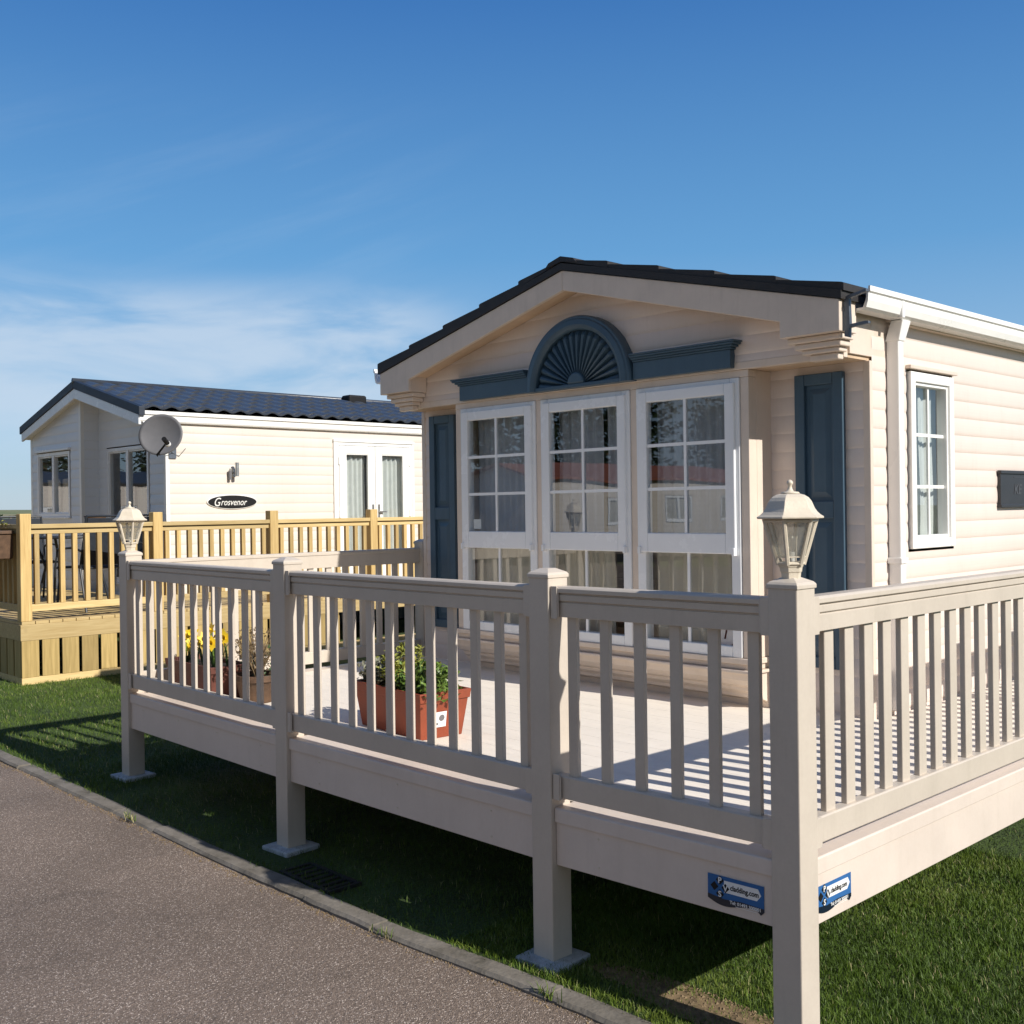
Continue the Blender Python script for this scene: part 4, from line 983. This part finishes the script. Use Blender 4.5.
def neighbour_fittings():
    # oval name sign
    F = Frame((-11.80+.0145, 6.575, 1.795), (0, 1, 0), (0, 0, 1), (1, 0, 0))
    t = thing('name_sign', 'black oval name sign with white italic lettering on the far caravan wall', 'sign', F.p(0, 0, 0))
    ov = lambda a, b, n=40: [(a*math.cos(2*math.pi*k/n), b*math.sin(2*math.pi*k/n)) for k in range(n)]
    MB().prism(F, ov(.335, .088), 0, .012).build('rim', 'sign_silver', t, bevel=.003)
    MB().prism(F, ov(.322, .078), .0125, .018).build('panel', 'black_plastic', t, bevel=.002)
    m = MB(); text_mb(m, F, 'G', .145, -.258, -.050, .0185, .022, shear=.34, bold=.0006, sx=.80); text_mb(m, F, 'rosvenor', .112, -.163, -.040, .0185, .022, shear=.34, bold=.0004, sx=.82)
    m.build('lettering', 'sign_silver', t)
    # twin cylinder wall lamp
    t = thing('wall_lamp', 'slim steel wall lamp above the oval sign on the far caravan', 'lamp', (-11.80, 6.58, 2.18))
    x = -11.80+.014
    MB().box(x, x+.02, 6.545, 6.615, 2.09, 2.20).build('back_plate', 'steel', t, bevel=.004)
    m = MB(); m.tube([(x+.02, 6.58, 2.145), (x+.085, 6.60, 2.145)], .010, 10); m.build('arm', 'steel', t)
    m = MB(); m.tube([(x+.085, 6.60, 2.10), (x+.085, 6.60, 2.265)], .024, 16); m.build('lamp_tube', 'steel', t, smooth=False)
    m = MB(); m.tube([(x+.035, 6.535, 2.06), (x+.035, 6.535, 2.17)], .020, 14); m.build('sensor', 'dish_grey', t)
    # satellite dish at the corner
    c = Vector((-11.50, 5.54, 2.55))
    t = thing('satellite_dish', 'grey satellite dish on the front corner of the far caravan', 'satellite dish', (-11.8, 5.75, 2.45))
    n = Vector((.62, -.76, .15)).normalized(); u = Vector((0, 0, 1)).cross(n).normalized(); v = n.cross(u)
    m = MB(); N, K = 40, 8; pts = []
    for j in range(K+1):
        r = .30*j/K
        for k in range(N): a = 2*math.pi*k/N; pts.append(c+u*r*.86*math.cos(a)+v*r*.78*math.sin(a)+n*(.55*r*r-.045))
    back = [p-n*.012 for p in pts]
    fs = [(j*N+k, j*N+(k+1) % N, (j+1)*N+(k+1) % N, (j+1)*N+k) for j in range(K) for k in range(N)]
    o = len(pts); m.add(pts+back, fs+[tuple(i+o for i in f[::-1]) for f in fs]+[(K*N+k, K*N+(k+1) % N, o+K*N+(k+1) % N, o+K*N+k) for k in range(N)])
    m.build('reflector', 'dish_grey', t, smooth=True, recalc=False)
    tip = c+n*.24-v*.15+u*.19
    m = MB(); m.tube([c-v*.228, c-v*.245+n*.06, tip], .011, 8); m.build('feed_arm', 'black_plastic', t)
    l = MB().tube([tip-n*.02, tip+n*.075+v*.03], .026, 12).build('receiver', 'black_plastic', t); MB().tube([tip-n*.045-v*.01, tip-n*.021], .031, 14).build('feed_cap', 'label_white', l)
    m = MB(); m.tube([c-n*.06, c-n*.18, (-11.79, 5.80, 2.40)], .018, 10); m.box(-11.786, -11.77, 5.77, 5.86, 2.30, 2.50); m.build('bracket', 'galv', t)
    m = MB(); m.tube([tip, c-v*.26+n*.05, c-n*.10-v*.10, (-11.77, 5.815, 2.36), (-11.779, 5.90, 2.33), (-11.779, 5.98, 2.42)], .004, 6); m.build('cable', 'black_plastic', t)
neighbour_fittings()

# ------------------------------------------------------------------ timber deck round the neighbour
def timber_deck():
    t = thing('timber_deck', 'golden timber deck with picket railings round the far caravan', 'deck', (-12.3, 6.0, .17))
    XR, YFt = -10.2, 3.55
    def board(m, *b): return MB().box(*b).build(*m, t, bevel=.004)
    DTT = .70
    posts_r = [3.605, 4.875, 6.19, 7.51, 8.83, 10.15]; posts_f = [-10.25, -11.60, -12.95, -14.3, -15.65]
    def post(x, y): 
        MB().box(x-.05, x+.05, y-.05, y+.05, DTT, 1.682).build('post', 'pine_upright', t, bevel=.006)
    for y in posts_r: post(XR-.05, y)
    for x in posts_f[1:]: post(x, YFt+.055)
    nb = 0
    def rail(a, b, along):
        for name, z0, z1, h in (('handrail', 1.545, 1.586, .045), ('rail', 1.495, 1.5445, .02), ('rail', .785, .850, .02)):
            if along == 'y': MB().box(XR-.05-h, XR-.05+h, a+.0505, b-.0505, z0, z1).build(name, 'pine_rail', t, bevel=.004)
            else: MB().box(a+.0505, b-.0505, YFt+.055-h, YFt+.055+h, z0, z1).build(name, 'pine_rail', t, bevel=.004)
        n = 10; L = b-a-.1
        for k in range(n):
            u = a+.05+L*(k+.5)/n
            if along == 'y': MB().box(XR-.05-.021, XR-.05+.0215, u-.022, u+.022, .8505, 1.4945).build('baluster', 'pine_upright', t, bevel=.003)
            else: MB().box(u-.022, u+.022, YFt+.055-.0215, YFt+.055+.021, .8505, 1.4945).build('baluster', 'pine_upright', t, bevel=.003)
    for a, b in zip(posts_r, posts_r[1:]): rail(a, b, 'y')
    for b, a in zip(posts_f, posts_f[1:]): rail(a, b, 'x')
    # floor boards: one surface
    m = MB(); y = YFt+.01
    while y < 5.50: m.box(-16.0, XR-.002, y, y+.118, DTT-.028, DTT); y += .124
    while y < 10.2: m.box(-11.775, XR-.002, y, y+.118, DTT-.028, DTT); y += .124
    m.build('floor', 'pine_rail', t, bevel=.003)
    # fascia boards and skirting palisade
    MB().box(XR-.04, XR, YFt-.002, 10.2, .525, .6715).build('fascia', 'pine_rail', t, bevel=.004)
    MB().box(-16.0, XR-.041, YFt, YFt+.04, .525, .6715).build('fascia', 'pine_rail', t, bevel=.004)
    zb = gz(XR)+.02
    MB().box(XR-.045, XR-.004, YFt+.004, 10.2, zb-.04, zb+.045).build('base_rail', 'pine_rail', t, bevel=.004)
    y = YFt+.006
    while y < 6.9:
        w = .155; MB().box(XR-.024, XR-.003, y, y+w, zb+.0455, .5245).build('skirting_board', 'pine_skirt', t, bevel=.003); y += w+.028
    MB().box(-16.0, XR-.046, YFt+.004, YFt+.04, zb-.04, zb+.045).build('base_rail', 'pine_rail', t, bevel=.004)
    x = XR-.20
    while x > -14:
        w = .155; MB().box(x-w+.17, x+.17, YFt+.004, YFt+.025, zb+.0455, .5245).build('skirting_board', 'pine_skirt', t, bevel=.003); x -= w+.028
    for y in (5.2, 7.0, 8.6): MB().box(XR-.16, XR-.06, y-.05, y+.05, gz(XR)-.02, .66).build('support_leg', 'pine_upright', t)
    return t
timber_deck()

# ------------------------------------------------------------------ furniture on the timber deck
def patio():
    z = .701
    def chair(x, y, rz, lab, first=[]):
        if not first:
            t = thing('patio_chair', lab, 'chair', (0, 0, 0), 'chairs on the timber deck')
            m = MB()
            for s in (-1, 1):
                m.tube([(s*.24, -.24, 0), (s*.25, -.20, .43), (s*.25, -.16, .62), (s*.25, .12, .64), (s*.24, .24, .60)], .012, 8)
                m.tube([(s*.24, .30, 0), (s*.235, .20, .43), (s*.225, .30, .95)], .012, 8)
            for p, q in (((-.24, -.20, .43), (.24, -.20, .43)), ((-.235, .20, .43), (.235, .20, .43)), ((-.225, .30, .95), (.225, .30, .95))): m.tube([p, q], .011, 8)
            m.build('frame', 'dark_metal', t)
            MB().box(-.228, .228, -.20, .20, .432, .446).build('seat', 'mesh_fabric', t, bevel=.004)
            m = MB(); m.add([(-.222, .205, .46), (.222, .205, .46), (.214, .295, .93), (-.214, .295, .93), (-.222, .22, .457), (.222, .22, .457), (.214, .31, .927), (-.214, .31, .927)], MB.HEX); m.build('backrest', 'mesh_fabric', t, bevel=.004)
            first.append(t); o = t
        else:
            o = copy_tree(first[0]); o['label'] = lab
        o.location = (x, y, z); o.rotation_euler = (0, 0, rz); return o
    chair(-10.98, 4.50, R(-78), 'dark mesh patio chair close behind the timber pickets, facing the table')
    chair(-12.15, 5.30, R(15), 'dark mesh patio chair between the glass table and the far caravan wall')
    chair(-12.75, 4.55, R(88), 'dark mesh patio chair on the far side of the glass table')
    t = thing('patio_table', 'round glass patio table on dark legs, on the timber deck', 'table', (-11.85, 4.68, z))
    for k in range(4):
        a = R(45+90*k); m = MB(); m.tube([(-11.85+.40*math.cos(a), 4.68+.40*math.sin(a), z), (-11.85+.30*math.cos(a), 4.68+.30*math.sin(a), z+.4), (-11.85+.42*math.cos(a), 4.68+.42*math.sin(a), z+.715)], .015, 8); m.build('leg', 'dark_metal', t)
    m = MB().lathe((-11.85, 4.68, z), [(.50, .715), (.535, .717), (.54, .728), (.535, .739), (.50, .741)], 40); m.build('rim', 'dark_metal', t)
    MB().lathe((-11.85, 4.68, z), [(.499, .7415), (.499, .748)], 40).build('table_top', 'glass', t)
    t = thing('plant_pot', 'small ribbed brown pot on the glass table behind the timber railing', 'pot', (-11.60, 4.83, z+.749))
    m = MB().lathe((-11.60, 4.83, z+.749), [(.075, 0), (.088, .01), (.10, .06), (.094, .075), (.108, .125), (.10, .14), (.112, .19), (.118, .20), (.105, .205), (.10, .17)], 28); m.build('body', 'pot_brown', t)
    MB().lathe((-11.60, 4.83, z+.749), [(.099, .165), (.099, .175)], 24).build('soil', 'soil', t)
    # trough hung outside the end railing
    t = thing('rail_planter', 'dark red planter hooked on the shaded end railing at the left edge', 'planter', (-10.62, 3.46, 1.30))
    m = MB(); F = Frame((0, 3.56, 0), (1, 0, 0), (0, 0, 1), (0, -1, 0))
    m.prism(F, [(-11.05, 1.27), (-10.40, 1.27), (-10.375, 1.50), (-11.075, 1.50)], .002, .17); m.build('trough', 'pot_brown', t, bevel=.008)
    m = MB(); m.prism(F, [(-11.09, 1.50), (-10.36, 1.50), (-10.36, 1.53), (-11.09, 1.53)], .0, .185); m.build('rim', 'pot_brown', t, bevel=.004)
    leafy(t, (-10.72, 3.465, 1.575), .30, .07, .06, 160, .035, 'leaf_lime', 'foliage')
def leafy(parent, c, rx, ry, rz, n, s, m, name='foliage', clumps=9):
    """leaves on short twigs gathered in clumps"""
    cs = [(random.gauss(0, .5), random.gauss(0, .5), random.gauss(0, .5), random.uniform(.25, .5)) for _ in range(clumps)]
    vs, fs = [], []
    for i in range(n):
        q = random.choice(cs)
        p = Vector((c[0]+rx*max(-1, min(1, q[0]+random.gauss(0, q[3]))), c[1]+ry*max(-1, min(1, q[1]+random.gauss(0, q[3]))), c[2]+rz*max(-1, min(1, q[2]+random.gauss(0, q[3])))))
        a, e = random.uniform(0, 6.28), random.uniform(-.3, 1.2); L = s*random.uniform(.6, 1.25); w = L*.34
        d = Vector((math.cos(a)*math.cos(e), math.sin(a)*math.cos(e), math.sin(e))); sd = d.cross(Vector((random.gauss(0, .4), random.gauss(0, .4), 1))).normalized(); up = sd.cross(d)
        b = len(vs); vs += [p, p+d*L*.45+sd*w+up*L*.06, p+d*L, p+d*L*.45-sd*w+up*L*.06, p+d*L*.5-up*L*.05]
        fs += [(b, b+1, b+4), (b+1, b+2, b+4), (b+2, b+3, b+4), (b+3, b, b+4)]
    o = MB(); o.add(vs, fs); return o.build(name, m, parent, recalc=False)
patio()

# ------------------------------------------------------------------ troughs and plants on the veranda
def trough(cx, cy, rz, lab, L=.62, W=.30, H=.225, tagged=False, m_pot='terracotta'):
    t = thing('flower_trough', lab, 'planter', (cx, cy, DT), 'terracotta troughs on the veranda')
    c, s = math.cos(rz), math.sin(rz); F = Frame((cx, cy, DT+.001), (c, s, 0), (-s, c, 0), (0, 0, 1))
    def ring(hx, hy, z): return [F.p(a*hx, b*hy, z) for a, b in ((-1, -1), (1, -1), (1, 1), (-1, 1))]
    hx, hy = L/2, W/2
    lv = [(hx*.86, hy*.80, 0), (hx*.955, hy*.93, H*.80), (hx*.985, hy*.965, H*.805), (hx, hy, H), (hx*.95, hy*.90, H), (hx*.935, hy*.88, H*.86), (hx*.84, hy*.76, .02)]
    m = MB(); vs = sum((ring(*q) for q in lv), []); n = len(lv)
    m.add(vs, [(3, 2, 1, 0)]+[(i*4+k, i*4+(k+1) % 4, i*4+4+(k+1) % 4, i*4+4+k) for i in range(n-1) for k in range(4)]+[tuple((n-1)*4+k for k in range(4))])
    m.build('pot', m_pot, t, bevel=.006)
    m = MB(); m.add(ring(hx*.93, hy*.87, H*.84)+ring(hx*.93, hy*.87, H*.87), MB.HEX); m.build('soil', 'soil', t)
    if tagged:     # care label on the short end
        tl = math.atan2(hx*.095, H*.8)
        FE = Frame(F.p(hx*.889+.001, -.02, .055), F.V, (F.W*math.cos(tl)+F.U*math.sin(tl)).normalized(), (F.U*math.cos(tl)-F.W*math.sin(tl)).normalized())
        lb = MB().obox(FE, -.055, .035, 0, .075, .003, .0045).build('care_label', 'label_white', t)
        m = MB(); m.prism(FE, [(.008+.016*math.cos(k*.5236), .045+.016*math.sin(k*.5236)) for k in range(12)], .005, .0058); m.obox(FE, -.045, -.01, .012, .022, .005, .0058); m.build('label_print', 'dish_grey', lb)
    return F, H
def plants():
    F, H = trough(-4.270, 3.350, R(-5), 'terracotta trough of leafy evergreens in the middle of the veranda', tagged=True)
    z = DT+H*.86
    def plant(name, lab, u, v, rx, rz_, n, s, m, twigs=7, cat='plant'):
        p = F.p(u, v, 0); p.z = z
        t = thing(name, lab, cat, p)
        mb = MB()
        for k in range(twigs):
            a = random.random()*6.28; r = random.random()*rx*.8
            mb.tube([(p.x, p.y, p.z-.02), (p.x+r*.4*math.cos(a), p.y+r*.4*math.sin(a), p.z+rz_*.8), (p.x+r*math.cos(a), p.y+r*math.sin(a), p.z+rz_*1.75)], .003, 5, .0012)
        mb.build('stems', 'twig', t)
        leafy(t, (p.x, p.y, p.z+rz_), rx, rx*.8, rz_, n, s, m)
        return t
    plant('evergreen_shrub', 'bushy bright green shrub at the right end of the middle trough', .19, .0, .150, .070, 900, .036, 'leaf_green')
    plant('evergreen_shrub', 'taller yellow-green shrub in the centre of the middle trough', -.03, .01, .115, .095, 650, .040, 'leaf_lime')
    plant('heather', 'grey-green spiky heather at the left end of the middle trough', -.21, -.01, .14, .06, 900, .028, 'leaf_grey', 16)
    plant('trailing_plant', 'wispy grey trailing plant hanging off the left end of the middle trough', -.33, .02, .07, .05, 200, .024, 'leaf_grey', 12)
    F, H = trough(-6.01, 3.17, R(-2), 'terracotta trough of yellow daffodils on the left side of the veranda', L=.62, W=.26, H=.20, m_pot='terracotta_dark')
    z = DT+H*.86
    for i, (u, v, h) in enumerate([(-.25, .02, .11), (-.20, -.04, .20), (-.13, .04, .17), (-.08, -.03, .24), (-.02, .05, .27), (.03, -.03, .21), (.10, .03, .25), (.16, -.03, .19), (.23, .02, .23)]):
        p = F.p(u, v, 0); p.z = z; h *= .78
        t = thing('daffodil', 'yellow daffodil in the trough at the left of the veranda', 'flower', p, 'daffodils in the left trough')
        top = Vector((p.x+random.uniform(-.02, .02), p.y+random.uniform(-.02, .02), p.z+h))
        m = MB().tube([p-Vector((0, 0, .02)), (p+top)/2+Vector((.006, 0, 0)), top], .0035, 6); m.build('stem', 'leaf_green', t)
        m = MB()
        for k in range(5):
            a = random.random()*6.28; L = h*random.uniform(.7, 1.05); d = Vector((math.cos(a), math.sin(a), 0)); sd = Vector((-d.y, d.x, 0))*.006
            q = [p+d*.01, p+d*L*.22+Vector((0, 0, L*.6)), p+d*L*.45+Vector((0, 0, L*.92))]
            b = []
            for w, x in ((1, q[0]), (.9, q[1]), (.15, q[2])): b += [x+sd*w, x-sd*w]
            m.add(b, [(0, 1, 3, 2), (2, 3, 5, 4)])
        m.build('leaves', 'leaf_dark', t, recalc=False)
        n = Vector((random.uniform(-.2, .7), random.uniform(-.9, .1), .25)).normalized(); a1 = n.orthogonal().normalized(); a2 = n.cross(a1); m = MB()
        for k in range(6):
            a = k*math.pi/3; d = a1*math.cos(a)+a2*math.sin(a); sd = n.cross(d)
            m.add([top, top+d*.026+sd*.016+n*.002, top+d*.050+n*.004, top+d*.026-sd*.016+n*.002], [(0, 1, 2, 3)])
        fl = m.build('petals', 'petal_yellow', t, recalc=False)
        m = MB(); N = 12
        m.add([top+(a1*math.cos(2*math.pi*k/N)+a2*math.sin(2*math.pi*k/N))*r+n*h2 for r, h2 in ((.006, 0), (.011, .014), (.017, .024)) for k in range(N)], [(i*N+k, i*N+(k+1) % N, (i+1)*N+(k+1) % N, (i+1)*N+k) for i in range(2) for k in range(N)])
        m.build('trumpet', 'petal_yellow', fl, recalc=False)
    # dry bush in a pot beside the daffodils
    p = Vector((-5.55, 3.24, DT+.001)); t = thing('dry_bush', 'dry brown twiggy bush in a low pot, right of the daffodil trough', 'plant', p)
    MB().lathe(p, [(.09, 0), (.12, .12), (.135, .125), (.135, .16), (.12, .16), (.11, .12)], 24).build('pot', 'pot_brown', t, bevel=.002)
    MB().lathe(p, [(.112, .125), (.112, .132)], 20).build('soil', 'soil', t)
    m = MB()
    for k in range(64):
        a = random.random()*6.28; r = random.uniform(.02, .17); h = random.uniform(.10, .27)
        m.tube([(p.x, p.y, p.z+.12), (p.x+r*.5*math.cos(a), p.y+r*.5*math.sin(a), p.z+.14+h*.6), (p.x+r*math.cos(a+.3), p.y+r*math.sin(a+.3), p.z+.14+h)], .0036, 4, .0014)
    m.build('twigs', 'twig', t)
    leafy(t, (p.x, p.y, p.z+.28), .16, .14, .13, 480, .022, 'twig', 'dead_leaves')
    leafy(t, (p.x-.05, p.y, p.z+.22), .10, .10, .08, 120, .026, 'leaf_dark', 'foliage')
plants()

# ------------------------------------------------------------------ beyond: hedge, wire fence, low rise; across the road: two more caravans
def beyond():
    tg = MB(); n = 0
    t = thing('hedge', 'low green hedge along the far field, left of the far caravan', 'hedge', (-64, 25, .09))
    vs, fs = [], []
    for i in range(16000):
        y = random.uniform(-5, 60); h = 1.55+.12*math.sin(y*1.3)+.1*math.sin(y*3.7)
        p = Vector((-64+random.gauss(0, .35), y, .09+h*random.random()**.7)); s = random.uniform(.05, .12)
        d = Vector((random.gauss(0, 1), random.gauss(0, 1), random.gauss(0, 1))).normalized(); e = d.orthogonal()
        b = len(vs); vs += [p+d*s, p+e*s, p-d*s, p-e*s]; fs.append((b, b+1, b+2, b+3))
    m = MB(); m.add(vs, fs); m.build('foliage', 'hedge_leaf', t, recalc=False)
    m = MB(); m.box(-64.2, -63.8, -5, 60, .05, 1.1); m.build('branches', 'leaf_dark', t)
    t = thing('wire_fence', 'pale post and wire fence in front of the field hedge', 'fence', (-61, 25, .1))
    for k in range(34): MB().box(-61.05, -60.95, 8+k*.75, 8.09+k*.75, .07, 1.62).build('fence_post', 'twig', t)
    for z in (.6, 1.1, 1.5): MB().tube([(-60.94, 8, z), (-60.94, 33, z)], .008, 5).build('wire', 'galv', t)
    # gentle rise on the skyline
    pts = []; xs = [-150, -190, -240, -300, -420]; hs = [0, .9, 2.5, 3.1, 2.6]
    ys = np.linspace(-300, 500, 40)
    for x, h in zip(xs, hs):
        for y in ys: pts.append((x, y, .08+h*(1+.07*math.sin(y*.031)+.05*math.sin(y*.11))))
    struct(MB().grid(pts, len(xs), len(ys)).build('low_hill', 'field', recalc=False))
    def far_caravan(x0, x1, y0, y1, lab, roofm, ze, zr):
        t = thing('holiday_caravan', lab, 'caravan', ((x0+x1)/2, (y0+y1)/2, .1)); xc = (x0+x1)/2
        F = Frame((x1, 0, 0), (0, 1, 0), (0, 0, 1), (1, 0, 0))
        wins = [(y0+L, y0+L+1.1, 1.2, 2.0) for L in (1.0, 3.6, 6.4, 9.0) if y0+L+1.1 < y1-.4]
        m = MB(); siding(m, F, y0, y1, .55, ze, holes=wins, pitch=.15); m.build('side_wall', 'siding_pale', t, recalc=False)
        m = MB(); m.box(x0, x1-.03, y0, y1, .5, ze-.02); m.build('body', 'siding_pale', t)
        m = MB(); m.box(x0+.1, x1-.1, y0+.1, y1-.1, .05, .5); m.build('underframe', 'dark_metal', t)
        for s in (1, -1):
            m = MB(); P = [(xc, zr), (xc+s*(x1-x0)/2+s*.15, ze), (xc+s*(x1-x0)/2+s*.15, ze-.06), (xc, zr-.06)]
            m.prism(Frame((0, y0-.2, 0), (1, 0, 0), (0, 0, 1), (0, 1, 0)), P if s > 0 else P[::-1], 0, y1-y0+.4); m.build('roof', roofm, t)
        for yy, q in ((y0, -1), (y1, 1)):
            m = MB(); m.prism(Frame((0, yy, 0), (1, 0, 0), (0, 0, 1), (0, 1, 0)), [(x0, ze-.02), (x1, ze-.02), (xc, zr-.06)], -.02*q, .0); m.build('gable', 'siding_pale', t)
        for a, b, c, d in wins: window(t, F, a+.02, b-.02, c+.02, d-.02, split=[(a+b)/2])
    far_caravan(-23.5, -20.0, -23, -10.5, 'cream caravan with a red tiled roof across the road, seen in the window reflections', 'tile_red', 2.45, 2.95)
    far_caravan(-45.5, -42.0, -14, -1.5, 'cream caravan with a slate roof farther along the road, seen in the far caravan windows', 'tile_slate', 2.9, 3.4)
def tree(x, y, h, lab):
    z0 = gz(x); t = thing('tree', lab, 'tree', (x, y, z0), 'dark trees across the road')
    m = MB(); top = h*.92
    spine = [(x+random.gauss(0, .08)*k, y+random.gauss(0, .08)*k, z0-.1+top*k/5) for k in range(6)]
    m.tube(spine, .20, 8, .03)
    tips = []
    for k in range(16):
        b = Vector(spine[1+k % 4]); a = random.random()*6.28; L = h*random.uniform(.16, .30)
        e = b+Vector((L*math.cos(a), L*math.sin(a), L*random.uniform(.2, .8))); mid = (b+e)/2+Vector((0, 0, -.05*L)); m.tube([b, mid, e], .06, 6, .015); tips.append(e)
    m.build('trunk', 'twig', t)
    vs, fs = [], []
    for i in range(3400):
        q = random.choice(tips) if random.random() < .75 else Vector(spine[random.choice((3, 4, 5))])
        p = q+Vector((random.gauss(0, .55), random.gauss(0, .55), random.gauss(0, .5))); sz = random.uniform(.08, .17)
        d = Vector((random.gauss(0, 1), random.gauss(0, 1), random.gauss(0, .6))).normalized(); e = d.orthogonal().normalized()*.55
        b = len(vs); vs += [p+d*sz, p+e*sz, p-d*sz, p-e*sz]; fs.append((b, b+1, b+2, b+3))
    c = MB(); c.add(vs, fs); c.build('crown', 'hedge_leaf', t, recalc=False)
for k, (x, y, h) in enumerate([(-29, -13, 7.2), (-30, -17.5, 8.1), (-29, -22, 7.4), (-30.5, -26, 8.6), (-29, -30.5, 7.6), (-30, -35, 8.2), (-54, -15, 8.5), (-55, -9, 9.2), (-54, -3, 8.4)]):
    tree(x, y, h*.8, 'dark dense tree behind the caravans across the road, seen only in the window reflections')
beyond()
